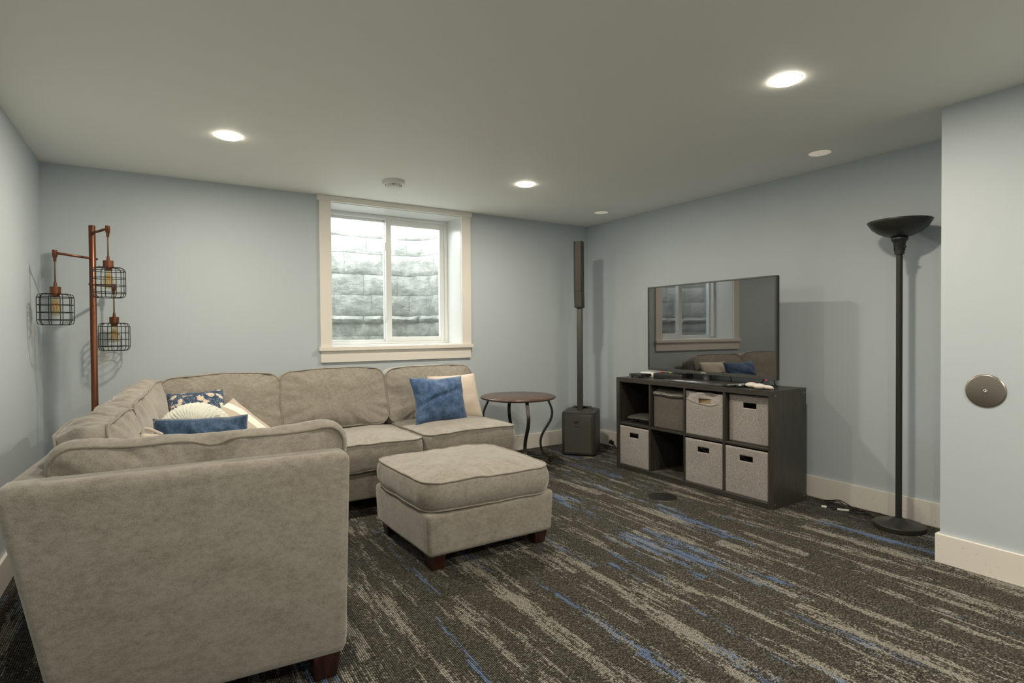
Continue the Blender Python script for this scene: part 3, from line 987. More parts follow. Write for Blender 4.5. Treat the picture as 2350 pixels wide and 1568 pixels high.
pillow('throw_pillow', 0.37, 0.37, 0.13, pm((0.330, 3.330, 0.592), math.radians(10), math.radians(44), math.radians(34)), M['striped'],
       'beige square pillow with a white stripe leaning in the sofa corner', seed=5)
pillow('throw_pillow', 0.355, 0.38, 0.12, pm((0.146, 2.68, 0.606), math.radians(-2), math.radians(14), math.radians(-1)), M['velvet_dark'],
       'slate blue velvet pillow just behind the near sofa cushion', seed=9, wr=0.024, pinch=0.05,
       fold=((-0.06, 0.1, 0.7, 0.02, 0.03), (0.03, 0.1, 0.6, 0.02, 0.02)))
tp = pillow('throw_pillow', 0.30, 0.32, 0.12, pm((0.060, 2.40, 0.614), math.radians(4), math.radians(16), math.radians(-8)), M['cream'],
       'cream pillow with a knotted tassel mostly hidden behind near sofa cushion', seed=7)
bm = bmesh.new()
kp = [Vector((-0.138, 0.158, 0.010)), Vector((-0.134, 0.170, 0.014)), Vector((-0.122, 0.172, 0.018)), Vector((-0.098, 0.162, 0.020)), Vector((-0.075, 0.152, 0.018))]
tube(bm, smooth_path(kp, 4), 0.0062, 8)
bm_obj('tassel', bm, M['cream'], tp, smooth=True)
# round pleated pillow
bm = bmesh.new()
NR, NA = 26, 220
rings = []
for s in (1, -1):
    ctr = bm.verts.new((0, 0, s * 0.035)); prev = None
    for i in range(1, NR + 1):
        f = i / NR
        if s == -1 and i == NR: ring = rings[-1]
        else:
            rad = 0.178 * math.sin(f * PI / 2)
            zz = 0.075 * (math.cos(f * PI / 2) ** 0.8) * (1 - 0.5 * math.exp(-(f / 0.16) ** 2))
            ring = []
            for k in range(NA):
                a = 2 * PI * k / NA
                ph = a * 58 + 34 * f + 3.0 * noise.noise(Vector((math.cos(a) * 3, math.sin(a) * 3, f * 4)))
                pl = 0.0055 * (1 - abs(math.sin(ph / 2)) ** 0.7 * 1.6) * math.sin(min(1, f * 1.2) * PI * 0.83)
                ring.append(bm.verts.new(((rad + pl) * math.cos(a), (rad + pl) * math.sin(a), s * (zz + pl))))
        if prev is None:
            for k in range(NA): bm.faces.new((ctr, ring[k], ring[(k + 1) % NA]))
        else:
            for k in range(NA): bm.faces.new((prev[k], ring[k], ring[(k + 1) % NA], prev[(k + 1) % NA]))
        prev = ring
    rings.append(prev)
o = bm_obj('throw_pillow', bm, M['mint'], smooth=True)
o.matrix_world = pm((0.150, 3.17, 0.632), math.radians(8), math.radians(30))
tag(o, 'round pale mint pillow with swirled pleats among the corner cushions', 'throw pillow')

# ------------------------------------------------------------------ cage floor lamp (left)
LP = Vector((-0.335, 4.20, 0))
lamp = thing('cage_floor_lamp', 'bronze floor lamp with three wire cage shades in the left corner', 'floor lamp', LP)
bm = bmesh.new(); lathe(bm, [(0.0, 0.0008), (0.125, 0.0008), (0.128, 0.010), (0.110, 0.020), (0.03, 0.026), (0.020, 0.045), (0.0, 0.045)], 40)
bm_obj('base', bm, M['copper_dark'], lamp, angle=35)
bm = bmesh.new(); lathe(bm, [(0.0, 0.03), (0.0175, 0.03), (0.0175, 1.792), (0.0155, 1.795), (0.0, 1.795)], 24)
bm_obj('pole', bm, M['copper'], lamp, angle=40)
arms = [((0.089, -0.198), 1.750, 1.792, 1.568), ((-0.157, -0.165), 1.597, 1.632, 1.410), ((0.092, 0.178), 1.440, 1.462, 1.250)]
for (dx, dy), z0, zb, zs in arms:
    bm = bmesh.new()
    d = Vector((dx, dy, 0)); n = d.normalized()
    tube(bm, [n * -0.03 + Vector((0, 0, z0)), n * 0.0 + Vector((0, 0, z0)), d + Vector((0, 0, z0 + 0.004))], 0.0070, 12)
    ar = bm_obj('arm', bm, M['copper'], lamp, smooth=True)
    bm = bmesh.new(); lathe(bm, [(0.0, z0 + 0.020), (0.012, z0 + 0.020), (0.0125, z0 - 0.016), (0.0085, z0 - 0.022), (0.0065, z0 - 0.045), (0.0, z0 - 0.045)], 16, dx, dy)
    bm_obj('arm_cap', bm, M['copper'], ar, angle=35)
    bm = bmesh.new(); tube(bm, [(dx, dy, z0 - 0.04), (dx, dy, zs + 0.01)], 0.0042, 8)
    bm_obj('cord', bm, M['cord'], lamp, smooth=True)
    bm = bmesh.new(); lathe(bm, [(0.0, zs + 0.026), (0.0065, zs + 0.026), (0.009, zs), (0.026, zs), (0.026, zs - 0.036), (0.029, zs - 0.038), (0.029, zs - 0.042), (0.020, zs - 0.042), (0.018, zs - 0.058), (0.0, zs - 0.058)], 28, dx, dy)
    bm_obj('socket', bm, M['copper'], lamp, angle=35)
    # cage
    bm = bmesh.new()
    zt, zbm, R = zs - 0.040, zs - 0.214, 0.083
    wr_ = 0.0021
    nw = 10
    for k in range(nw):
        a = 2 * PI * (k + 0.3) / nw
        prof = [(0.027, zt), (R - 0.022, zt), (R - 0.006, zt - 0.006), (R, zt - 0.022), (R, zbm + 0.022), (R - 0.006, zbm + 0.006), (R - 0.020, zbm)]
        tube(bm, [(dx + r * math.cos(a), dy + r * math.sin(a), z) for r, z in prof], wr_, 5)
    for zz, rr_ in ((zt - 0.020, R), (zt - 0.062, R), (zt - 0.104, R), (zt - 0.146, R), (zbm, R - 0.020)):
        tube(bm, [(dx + rr_ * math.cos(2 * PI * k / 36), dy + rr_ * math.sin(2 * PI * k / 36), zz) for k in range(36)], wr_, 5, closed=True)
    cage = bm_obj('wire_cage', bm, M['blackmetal'], lamp, smooth=True)
    bm = bmesh.new(); lathe(bm, [(0.012, zs - 0.056), (0.014, zs - 0.070), (0.024, zs - 0.098), (0.0285, zs - 0.122), (0.024, zs - 0.148), (0.012, zs - 0.162), (0.0, zs - 0.165)], 24, dx, dy)
    bulb = bm_obj('bulb', bm, M['bulbglass'], lamp, smooth=True)
    bm = bmesh.new()
    for k in range(8):
        a0 = 2 * PI * k / 8; a1 = a0 + 0.5
        tube(bm, [(dx + 0.006 * math.cos(a0), dy + 0.006 * math.sin(a0), zs - 0.080), (dx + 0.013 * math.cos(a1), dy + 0.013 * math.sin(a1), zs - 0.135)], 0.0012, 5)
    bm_obj('filament', bm, M['filament'], bulb)

# ------------------------------------------------------------------ round end table
ET = Vector((2.535, 3.935, 0))
et = thing('end_table', 'round brown wood end table with curved dark metal legs beside sofa', 'table', ET)
bm = bmesh.new()
lathe(bm, [(0.0, 0.572), (0.270, 0.572), (0.285, 0.577), (0.308, 0.580), (0.317, 0.588), (0.313, 0.596), (0.302, 0.599), (0.296, 0.602), (0.0, 0.6025)], 72)
bm_obj('tabletop', bm, M['walnut'], et, smooth=True)
feet = []
for k in range(4):
    a = math.radians(-17 + 90 * k)
    ca, sa = math.cos(a), math.sin(a)
    prof = [(0.255, 0.572), (0.268, 0.545), (0.292, 0.490), (0.300, 0.440), (0.286, 0.385), (0.255, 0.335), (0.222, 0.285), (0.200, 0.235), (0.195, 0.185), (0.208, 0.130), (0.235, 0.090), (0.262, 0.072), (0.285, 0.066)]
    pts = smooth_path([(r * ca, r * sa, z) for r, z in prof], 4)
    bm = bmesh.new(); flatbar(bm, pts, 0.026, 0.013, (-sa, ca, 0))
    leg = bm_obj('leg', bm, M['bronze_leg'], et, angle=30)
    bm = bmesh.new(); 
    box(bm, -0.016, 0.016, -0.016, 0.016, 0.030, 0.080, 0.002, 1)
    lathe(bm, [(0.0, 0.0008), (0.009, 0.0008), (0.012, 0.012), (0.008, 0.022), (0.014, 0.030)], 14)
    bm_obj('foot', bm, M['bronze_leg'], leg, loc=(0.288 * ca, 0.288 * sa, 0), rot=(0, 0, a))
for k in range(2):
    a = math.radians(-17 + 90 * k)
    ca, sa = math.cos(a), math.sin(a)
    pts = smooth_path([(r * ca, r * sa, z) for r, z in ((-0.275, 0.055), (-0.20, 0.066), (-0.10, 0.086), (0, 0.094 - 0.012 * k), (0.10, 0.086), (0.20, 0.066), (0.275, 0.055))], 4)
    bm = bmesh.new(); flatbar(bm, pts, 0.022, 0.010, (-sa, ca, 0))
    bm_obj('stretcher', bm, M['bronze_leg'], et, angle=30)

# ------------------------------------------------------------------ column loudspeaker
ang = math.radians(-49)
fc = Vector((3.099 + 0.155 * math.cos(ang), 4.087 + 0.155 * math.sin(ang), 0))
spk = thing('column_speaker', 'black column loudspeaker on a subwoofer in the back right corner', 'loudspeaker', fc, ang)
W2, DP, HS = 0.155, 0.40, 0.385
bm = bmesh.new()
poly = [(-W2 + 0.030, 0.002), (W2 - 0.030, 0.002), (W2, 0.030), (W2, DP - 0.07), (W2 - 0.06, DP), (-W2 + 0.06, DP), (-W2, DP - 0.07), (-W2, 0.030)]
prism(bm, poly, 0.012, HS - 0.002, 0.006, 2)
sub = bm_obj('subwoofer', bm, M['speaker'], spk, angle=30)
bm = bmesh.new()
pl = [(-W2 + 0.004, 0.030), (-W2 + 0.036, -0.003), (W2 - 0.036, -0.003), (W2 - 0.004, 0.030)]
for (x0, y0), (x1, y1) in zip(pl, pl[1:]):
    f = [bm.verts.new(p) for p in ((x0, y0, 0.030), (x1, y1, 0.030), (x1, y1, HS - 0.026), (x0, y0, HS - 0.026))]
    bm.faces.new(f)
bmesh.ops.remove_doubles(bm, verts=bm.verts, dist=1e-5)
go = bm_obj('grille', bm, M['grille'], sub)
sm = go.modifiers.new('thick', 'SOLIDIFY'); sm.thickness = 0.003
bm = bmesh.new()
# square emblem: outer frame with letters in it
def bar(x0, x1, z0, z1): box(bm, x0, x1, -0.0085, -0.0035, z0, z1, 0.0006, 1)
EX, EZ = -0.014, 0.302
bar(EX - 0.021, EX + 0.021, EZ + 0.019, EZ + 0.025); bar(EX - 0.023, EX + 0.023, EZ - 0.025, EZ - 0.019)
bar(EX - 0.018, EX - 0.0145, EZ - 0.019, EZ + 0.019); bar(EX + 0.0145, EX + 0.018, EZ - 0.019, EZ + 0.019)
emb = bm_obj('emblem', bm, M['steel'], sub)
text_mesh('emblem_letters', 'EV', 0.024, 0.0015, M['steel'], sub, (EX, -0.0055, EZ))
bm = bmesh.new()
for sx in (-1, 1):
    for yy in (0.05, DP - 0.06):
        bm = bmesh.new(); lathe(bm, [(0.0, 0.0008), (0.016, 0.0008), (0.018, 0.013), (0.0, 0.013)], 14, sx * 0.11, yy)
        bm_obj('rubber_foot', bm, M['plastic'], sub)
# top plate with the raised grip behind the pole
bm = bmesh.new()
prism(bm, [(-W2 + 0.034, 0.006), (W2 - 0.034, 0.006), (W2 - 0.004, 0.034), (W2 - 0.004, DP - 0.072), (W2 - 0.062, DP - 0.004), (-W2 + 0.062, DP - 0.004), (-W2 + 0.004, DP - 0.072), (-W2 + 0.004, 0.034)], HS - 0.002, HS + 0.010, 0.004, 2)
hexa(bm, [(-0.110, 0.060, HS + 0.008), (0.110, 0.060, HS + 0.008), (0.110, 0.300, HS + 0.008), (-0.110, 0.300, HS + 0.008),
          (-0.070, 0.110, HS + 0.026), (0.070, 0.110, HS + 0.026), (0.085, 0.200, HS + 0.026), (-0.085, 0.200, HS + 0.026)], 0.004, 2)
hexa(bm, [(-0.095, 0.205, HS + 0.020), (0.095, 0.205, HS + 0.020), (0.105, 0.250, HS + 0.008), (-0.105, 0.250, HS + 0.008),
          (-0.080, 0.208, HS + 0.044), (0.080, 0.208, HS + 0.044), (0.085, 0.240, HS + 0.044), (-0.085, 0.240, HS + 0.044)], 0.003, 2)
tp_ = bm_obj('top_plate', bm, M['speaker'], sub, angle=30)
bm = bmesh.new(); box(bm, -0.062, 0.062, 0.202, 0.2055, HS + 0.024, HS + 0.038)
bm_obj('grip_slot', bm, M['gloss'], sub)
PYs = 0.125
bm = bmesh.new(); box(bm, -0.024, 0.024, PYs - 0.030, PYs + 0.030, HS + 0.020, 1.352, 0.005, 2)
pole = bm_obj('pole', bm, M['speaker'], spk, angle=30)
bm = bmesh.new(); box(bm, -0.0246, 0.0246, PYs - 0.0306, PYs + 0.0306, 0.868, 0.873, 0.0008, 1)
bm_obj('pole_joint', bm, M['grey_plastic'], pole)
# column head: straight top, lower part kicked slightly
def colseg(name, z0, z1, y0, y1, m):
    bm = bmesh.new()
    a = [(-0.026, y0 - 0.060), (0.026, y0 - 0.060), (0.046, y0 - 0.036), (0.036, y0 + 0.058), (-0.036, y0 + 0.058), (-0.046, y0 - 0.036)]
    lo_ = [bm.verts.new((x, y, z0)) for x, y in a]; hi_ = [bm.verts.new((x, y - y0 + y1, z1)) for x, y in a]
    n = len(a)
    bm.faces.new(lo_[::-1]); bm.faces.new(hi_)
    for i in range(n): bm.faces.new((lo_[i], lo_[(i + 1) % n], hi_[(i + 1) % n], hi_[i]))
    bmesh.ops.bevel(bm, geom=list(bm.edges), offset=0.004, segments=2, affect='EDGES', profile=0.5)
    return bm_obj(name, bm, m, spk, angle=30)
head = colseg('column_head', 1.500, 1.958, PYs - 0.014, PYs - 0.014, M['speaker'])
low = colseg('column_head', 1.350, 1.500, PYs + 0.012, PYs - 0.014, M['speaker'])
def colgrille(z0, z1, y0, y1, par, m):
    bm = bmesh.new()
    f = [bm.verts.new(p) for p in ((-0.0255, y0, z0), (0.0255, y0, z0), (0.0255, y1, z1), (-0.0255, y1, z1))]
    bm.faces.new(f)
    o = bm_obj('grille', bm, m, par); s_ = o.modifiers.new('thick', 'SOLIDIFY'); s_.thickness = 0.002
colgrille(1.503, 1.948, PYs - 0.0765, PYs - 0.0765, head, M['grille_warm'])
colgrille(1.362, 1.500, PYs - 0.0500, PYs - 0.0765, low, M['grille'])

# ------------------------------------------------------------------ cube storage cabinet
FLc, FRc = Vector((3.216, 3.480, 0)), Vector((3.262, 2.098, 0))
ca = FRc - FLc
CL, CD, CH = ca.length, 0.385, 0.752
cang = math.atan2(ca.y, ca.x)
cab = thing('cube_cabinet', 'dark brown eight cube storage cabinet under the television', 'cabinet', FLc, cang)
FT, DT = 0.036, 0.016
cw = (CL - 2 * FT - 3 * DT) / 4
ch = (CH - 2 * FT - DT) / 2
def cpart(name, b, m, bev=0.0012, par=cab):
    bm = bmesh.new(); box(bm, *b, bev, 1)
    return bm_obj(name, bm, m, par)
cpart('side_panel', (0, FT, 0, CD, 0.0008, CH), M['cab_v'])
cpart('side_panel', (CL - FT, CL, 0, CD, 0.0008, CH), M['cab_v'])
cpart('top_panel', (FT, CL - FT, 0.0006, CD, CH - FT, CH - 0.0006), M['cab'])
cpart('bottom_panel', (FT, CL - FT, 0.0006, CD, 0.0008, FT), M['cab'])
cpart('back_panel', (FT, CL - FT, CD - 0.012, CD - 0.002, FT, CH - FT), M['cab'])
cell = []
for i in range(4):
    cell.append(FT + i * (cw + DT))
for i in range(3):
    x0 = cell[i] + cw
    cpart('divider', (x0, x0 + DT, 0.002, CD - 0.012, FT, CH - FT), M['cab_v'])
zm = FT + ch
for i in range(4):
    cpart('shelf', (cell[i], cell[i] + cw, 0.003, CD - 0.012, zm, zm + DT), M['cab'])
cpart('dusty_liner', (cell[1] + 0.002, cell[1] + cw - 0.002, 0.006, CD - 0.014, FT, FT + 0.0015), M['cab_floor'], 0)['label'] = 'dusty scuffed shelf bottom'
for (yy, zz) in ((0.022, 0.03), (CD - 0.024, 0.03), (0.022, CH - 0.03), (CD - 0.024, CH - 0.03)):
    bm = bmesh.new(); lathe(bm, [(0.0, 0.0015), (0.003, 0.0015), (0.0055, 0.0008), (0.006, 0.0)], 14)
    bm_obj('screw_cap', bm, M['steel'], cab, loc=(CL, yy, zz), rot=(0, PI / 2, 0))

def cab_w(x, y, z): return FLc + Vector((math.cos(cang), math.sin(cang), 0)) * x + Vector((-math.sin(cang), math.cos(cang), 0)) * y + Vector((0, 0, z))

def fabric_bin(col, row, label, m, recess=0.004, w=None, hgt=None, shift=0.0, handle=True, crumple=0.0, seed=1):
    w = w or cw - 0.008; hgt = hgt or ch - 0.012
    z0 = (FT if row == 0 else zm + DT) + 0.0012
    o3 = cab_w(cell[col] + cw / 2 + shift, recess, z0)
    root = thing('storage_bin', label, 'storage bin', o3, cang, 'fabric bins in the cube cabinet')
    d = CD - 0.05 - recess
    bm = bmesh.new()
    hw = w / 2
    hx0, hx1, hz0, hz1 = -0.048, 0.048, hgt - 0.085, hgt - 0.050
    nx, nz = 24, 24
    xs = sorted(set([round(-hw + w * i / nx, 5) for i in range(nx + 1)] + [hx0, hx1]))
    zs = sorted(set([round(hgt * i / nz, 5) for i in range(nz + 1)] + [hz0, hz1]))
    vf = {}
    for layer, y in ((0, 0.0), (1, 0.006)):
        for i, x in enumerate(xs):
            for j, z in enumerate(zs):
                e_ = min(1.0, min(x + hw, hw - x) / 0.05) * min(1.0, z / 0.05)
                yy = y + e_ * 0.004 * noise.noise(Vector((x * 9, z * 9, seed)))
                xx, zz = x, z
                if crumple:
                    k_ = max(0, (z - hgt * 0.70) / (hgt * 0.30))
                    yy += crumple * k_ * (0.5 + noise.noise(Vector((x * 11, z * 16, seed)))) * 1.2
                    zz -= crumple * 0.7 * k_ * (0.4 + noise.noise(Vector((x * 7, 3, seed))))
                vf[layer, i, j] = bm.verts.new((xx, yy, zz))
    hole = lambda i, j: handle and xs[i] >= hx0 - 1e-6 and xs[i + 1] <= hx1 + 1e-6 and zs[j] >= hz0 - 1e-6 and zs[j + 1] <= hz1 + 1e-6
    for layer in (0, 1):
        for i in range(len(xs) - 1):
            for j in range(len(zs) - 1):
                if hole(i, j): continue
                bm.faces.new((vf[layer, i, j], vf[layer, i + 1, j], vf[layer, i + 1, j + 1], vf[layer, i, j + 1]))
    # rims that join the two layers
    be = [e for e in bm.edges if e.is_boundary]
    for e in be:
        if e.verts[0].index == -1: pass
    inv = {v: k for k, v in vf.items()}
    for e in be:
        a, b = e.verts
        ka, kb = inv[a], inv[b]
        if ka[0] == 0:
            bm.faces.new((a, b, vf[1, kb[1], kb[2]], vf[1, ka[1], ka[2]]))
    front = bm_obj('front_panel', bm, m, root, smooth=True)
    bm = bmesh.new()
    box(bm, -hw, -hw + 0.004, 0.0062, d, 0, hgt - 0.004); box(bm, hw - 0.004, hw, 0.0062, d, 0, hgt - 0.004)
    box(bm, -hw + 0.004, hw - 0.004, d - 0.004, d, 0, hgt - 0.004); box(bm, -hw + 0.004, hw - 0.004, 0.0062, d - 0.004, 0, 0.004)
    bm_obj('body', bm, m, root)
    return root
B = {}
fabric_bin(0, 0, 'grey linen bin in the bottom row, far left beneath the game console', M['bin'], 0.003, seed=1)
fabric_bin(2, 0, 'grey linen bin in the bottom row, right of the empty cube', M['bin'], 0.002, seed=2)
fabric_bin(3, 0, 'grey linen bin in the bottom row, far right corner nearest torchiere', M['bin'], 0.004, seed=3)
b3 = fabric_bin(2, 1, 'crumpled grey linen bin in the top row with a creased upper edge', M['bin'], 0.006, shift=0.002, crumple=0.030, seed=4)
bm = bmesh.new()
tube(bm, smooth_path([(-0.150, -0.002, 0.260), (-0.115, -0.004, 0.252), (-0.05, -0.004, 0.236), (0.0, -0.005, 0.232), (0.06, -0.005, 0.228), (0.12, -0.003, 0.246)], 6), 0.0022, 6)
bm_obj('crease_binding', bm, M['bin_edge'], b3, smooth=True)
bm = bmesh.new(); box(bm, -0.10, 0.10, 0.018, 0.024, 0.10, 0.262)
bm_obj('cardboard_sheet', bm, M['board'], b3)
fabric_bin(3, 1, 'grey linen bin pushed deep into the top right cube', M['bin'], 0.040, shift=0.003, seed=5)
b2 = fabric_bin(1, 1, 'darker taupe bin with folded lid flap in the top row', M['bin_dark'], 0.030, hgt=ch - 0.060, w=cw - 0.020, shift=0.002, handle=False, seed=6)
bm = bmesh.new()
hwb = (cw - 0.020) / 2
hb = ch - 0.060
nx = 20
pr = [(-0.006, hb - 0.022), (-0.008, hb - 0.004), (-0.004, hb + 0.006), (0.030, hb + 0.018), (0.060, hb + 0.032), (0.22, hb + 0.036)]
vv = []
for i in range(nx + 1):
    x = -hwb + 2 * hwb * i / nx
    sag = 0.014 * math.exp(-((x - 0.02) / 0.09) ** 2)
    vv.append([bm.verts.new((x, y, z - sag * (1 if q >= 3 else 0.4) + 0.002 * noise.noise(Vector((x * 20, q, 1))))) for q, (y, z) in enumerate(pr)])
for a, b in zip(vv, vv[1:]):
    for q in range(len(pr) - 1): bm.faces.new((a[q], b[q], b[q + 1], a[q + 1]))
lo_ = bm_obj('lid', bm, M['bin_dark'], b2, smooth=True)
sm = lo_.modifiers.new('thick', 'SOLIDIFY'); sm.thickness = 0.003
bm = bmesh.new(); tube(bm, [(-hwb, -0.009, hb - 0.004), (0, -0.0095, hb - 0.010), (hwb, -0.009, hb - 0.006)], 0.0022, 6)
bm_obj('binding', bm, M['bin_edge'], lo_, smooth=True)

# game console in the top left cube
gcp = cab_w(cell[0] + cw * 0.66, 0.145, zm + DT + 0.0008)
gc = thing('game_console', 'black game console lying in the top left cube of cabinet', 'game console', gcp, cang + math.radians(4))
bm = bmesh.new()
n = 14
rows = []
for i in range(n + 1):
    x = -0.155 + 0.25 * i / n
    f = math.sin(PI * min(1, (i + 0.6) / (n + 0.6) ) ) ** 0.5
    rows.append([bm.verts.new((x, y, z)) for y, z in ((-0.10, 0.030), (-0.108, 0.038), (-0.098, 0.046 + 0.006 * f), (-0.05, 0.050 + 0.016 * f), (0.04, 0.052 + 0.020 * f), (0.12, 0.046 + 0.010 * f), (0.125, 0.032), (0.12, 0.028))])
for a, b in zip(rows, rows[1:]):
    for q in range(8): bm.faces.new((a[q], b[q], b[(q + 1) % 8], a[(q + 1) % 8]))
bm.faces.new(rows[0]); bm.faces.new(rows[-1][::-1])
bm_obj('upper_shell', bm, M['grey_plastic'], gc, angle=40)
bm = bmesh.new(); box(bm, -0.128, 0.085, -0.092, 0.118, 0.0, 0.029, 0.004, 2)
bm_obj('lower_shell', bm, M['gloss'], gc, angle=30)
bm = bmesh.new(); box(bm, -0.090, 0.090, -0.1105, -0.104, 0.0385, 0.0425, 0.001, 1); box(bm, -0.082, -0.060, -0.112, -0.106, 0.036, 0.047, 0.002, 1)
bm_obj('chrome_strip', bm, M['steel_bright'], gc)

# ------------------------------------------------------------------ television
TX = 3.452
tv = thing('television', 'large flat television with dark glossy screen on the cube cabinet', 'television', (TX, 2.782, CH), -PI / 2 - math.radians(2.2))
TWd, Z0, Z1 = 0.594, 0.054, 0.748
bm = bmesh.new()
bz = 0.011
box(bm, -TWd, TWd, 0.010, 0.040, Z0, Z1, 0.003, 1)
box(bm, -TWd * 0.75, TWd * 0.75, 0.038, 0.062, Z0 + 0.03, Z1 - 0.16, 0.012, 2)
shell = bm_obj('shell', bm, M['plastic'], tv, angle=30)
bm = bmesh.new()
for b in ((-TWd, TWd, Z0, Z0 + 0.024), (-TWd, TWd, Z1 - bz, Z1), (-TWd, -TWd + bz, Z0 + 0.024, Z1 - bz), (TWd - bz, TWd, Z0 + 0.024, Z1 - bz)):
    box(bm, b[0], b[1], 0.0, 0.0102, b[2], b[3], 0.0015, 1)
bez = bm_obj('bezel', bm, M['grey_plastic'], tv)
bm = bmesh.new(); box(bm, -TWd + bz, TWd - bz, 0.0045, 0.0095, Z0 + 0.024, Z1 - bz)
bm_obj('screen', bm, M['screen'], tv)
text_mesh('logo', 'SAMSUNG', 0.0105, 0.0004, M['pure_white'], bez, (-0.005, -0.0006, Z0 + 0.0125))
bm = bmesh.new(); box(bm, 0.510, 0.522, 0.004, 0.012, Z0 - 0.005, Z0 + 0.0005, 0.0015, 1)
bm_obj('standby_light', bm, M['led'], tv)
bm = bmesh.new(); box(bm, -0.028, 0.036, 0.014, 0.040, 0.0105, Z0 + 0.06, 0.005, 2)
bm_obj('neck', bm, M['clear'], tv, angle=30)
bm = bmesh.new()
poly = []
for (px, py, a0) in ((0.290, -0.175, -PI / 2), (0.290, 0.105, 0), (-0.215, 0.105, PI / 2), (-0.215, -0.175, PI)):
    for k in range(5):
        a = a0 + PI / 2 * k / 4
        poly.append((px + 0.02 * math.cos(a), py + 0.02 * math.sin(a)))
prism(bm, poly, 0.0008, 0.011, 0.002, 2)
bm_obj('stand_base', bm, mat('satin black stand', (0.060, 0.062, 0.056), 0.22), tv, angle=30)
for pts, mm in (([(0.20, 0.05, Z0 + 0.08), (0.205, 0.045, 0.04), (0.20, 0.06, 0.004)], 'plastic'),
                ([(0.50, 0.03, Z0 + 0.02), (0.46, 0.035, 0.026), (0.40, 0.05, 0.010), (0.33, 0.07, 0.004)], 'plastic'),
                ([(0.545, 0.045, Z0 + 0.08), (0.550, 0.05, 0.03), (0.556, 0.07, 0.004)], 'bluecord'),
                ([(-0.23, 0.05, Z0 + 0.03), (-0.20, 0.055, 0.03), (-0.16, 0.08, 0.004)], 'plastic')):
    bm = bmesh.new(); tube(bm, smooth_path(pts, 5), 0.0035, 7)
    bm_obj('cable', bm, M[mm], tv, smooth=True)

# things on top of the cabinet
def top(x, y, name, label, cat, rot=0.0, group=None):
    return thing(name, label, cat, cab_w(x, y, CH + 0.0006), cang + rot, group)
t = top(0.130, 0.145, 'media_box', 'small black media box at the far left end of the cabinet top', 'media box', math.radians(-6))
bm = bmesh.new(); box(bm, -0.075, 0.075, -0.055, 0.055, 0.008, 0.030, 0.003, 2); bm_obj('case', bm, M['plastic'], t, angle=30)
bm = bmesh.new()
for sx in (-1, 1):
    for sy in (-1, 1):
        bm = bmesh.new(); lathe(bm, [(0.0, 0.0), (0.008, 0.0), (0.009, 0.0085), (0.0, 0.0085)], 12, sx * 0.055, sy * 0.038)
        bm_obj('foot', bm, M['plastic'], t)
bm = bmesh.new(); lathe(bm, [(0.0, 0.0), (0.004, 0.0), (0.0045, 0.003), (0.0, 0.003)], 12); bm_obj('button', bm, M['steel_bright'], t, loc=(-0.055, -0.0555, 0.019), rot=(PI / 2, 0, 0))
bm = bmesh.new(); lathe(bm, [(0.0, 0.0), (0.003, 0.0), (0.0035, 0.002), (0.0, 0.002)], 12); bm_obj('button', bm, M['steel_bright'], t, loc=(0.0755, -0.015, 0.017), rot=(0, PI / 2, 0))
t = top(0.150, 0.285, 'white_router', 'flat white box behind the small black media box', 'router')
bm = bmesh.new(); box(bm, -0.10, 0.085, -0.05, 0.05, 0.0, 0.036, 0.004, 2); bm_obj('case', bm, M['pure_white'], t, angle=30)
bm = bmesh.new(); box(bm, -0.05, 0.03, -0.0506, -0.0496, 0.012, 0.017); bm_obj('port_strip', bm, M['plastic'], t)
t = top(0.345, 0.255, 'receiver_box', 'low dark box with red and green plugs behind the television', 'receiver', math.radians(4))
bm = bmesh.new(); box(bm, -0.105, 0.17, -0.075, 0.075, 0.0, 0.040, 0.003, 2); bm_obj('case', bm, M['plastic'], t, angle=30)
bm = bmesh.new(); box(bm, -0.107, -0.1055, -0.07, 0.06, 0.002, 0.038); bm_obj('side_label', bm, M['paper'], t)
for (px, mm) in ((-0.055, 'red'), (0.03, 'green')):
    bm = bmesh.new(); lathe(bm, [(0.0, 0.0), (0.011, 0.0), (0.013, 0.005), (0.010, 0.012), (0.0, 0.013)], 16); bm_obj('plug', bm, M[mm], t, loc=(px, -0.03, 0.040), smooth=True)
def remote(x, y, rot, L, W, label, pad, group=None):
    t = top(x, y, 'remote_control', label, 'remote control', rot)
    bm = bmesh.new(); box(bm, -L / 2, L / 2, -W / 2, W / 2, 0.0, 0.017, 0.005, 2); bm_obj('case', bm, M['gloss'], t, angle=40)
    bm = bmesh.new()
    for i in range(6):
        for j in range(3):
            cx, cy = -L * 0.38 + i * L * 0.11, (-1 + j) * W * 0.27
            box(bm, cx - 0.004, cx + 0.004, cy - 0.003, cy + 0.003, 0.0165, 0.0185, 0.0005, 1)
    bm_obj('keypad', bm, M['greybutton'], t)
    if pad:
        bm = bmesh.new(); box(bm, L * 0.18, L * 0.42, -W * 0.38, W * 0.38, 0.0168, 0.0188, 0.003, 2); bm_obj('pad', bm, M['greybutton'], t, angle=40)
remote(1.075, 0.070, math.radians(62), 0.150, 0.044, 'black remote control with silver pad nearest the television stand', True)
remote(1.118, 0.115, math.radians(58), 0.155, 0.046, 'black remote control lying between the silver padded one and white controllers', False)
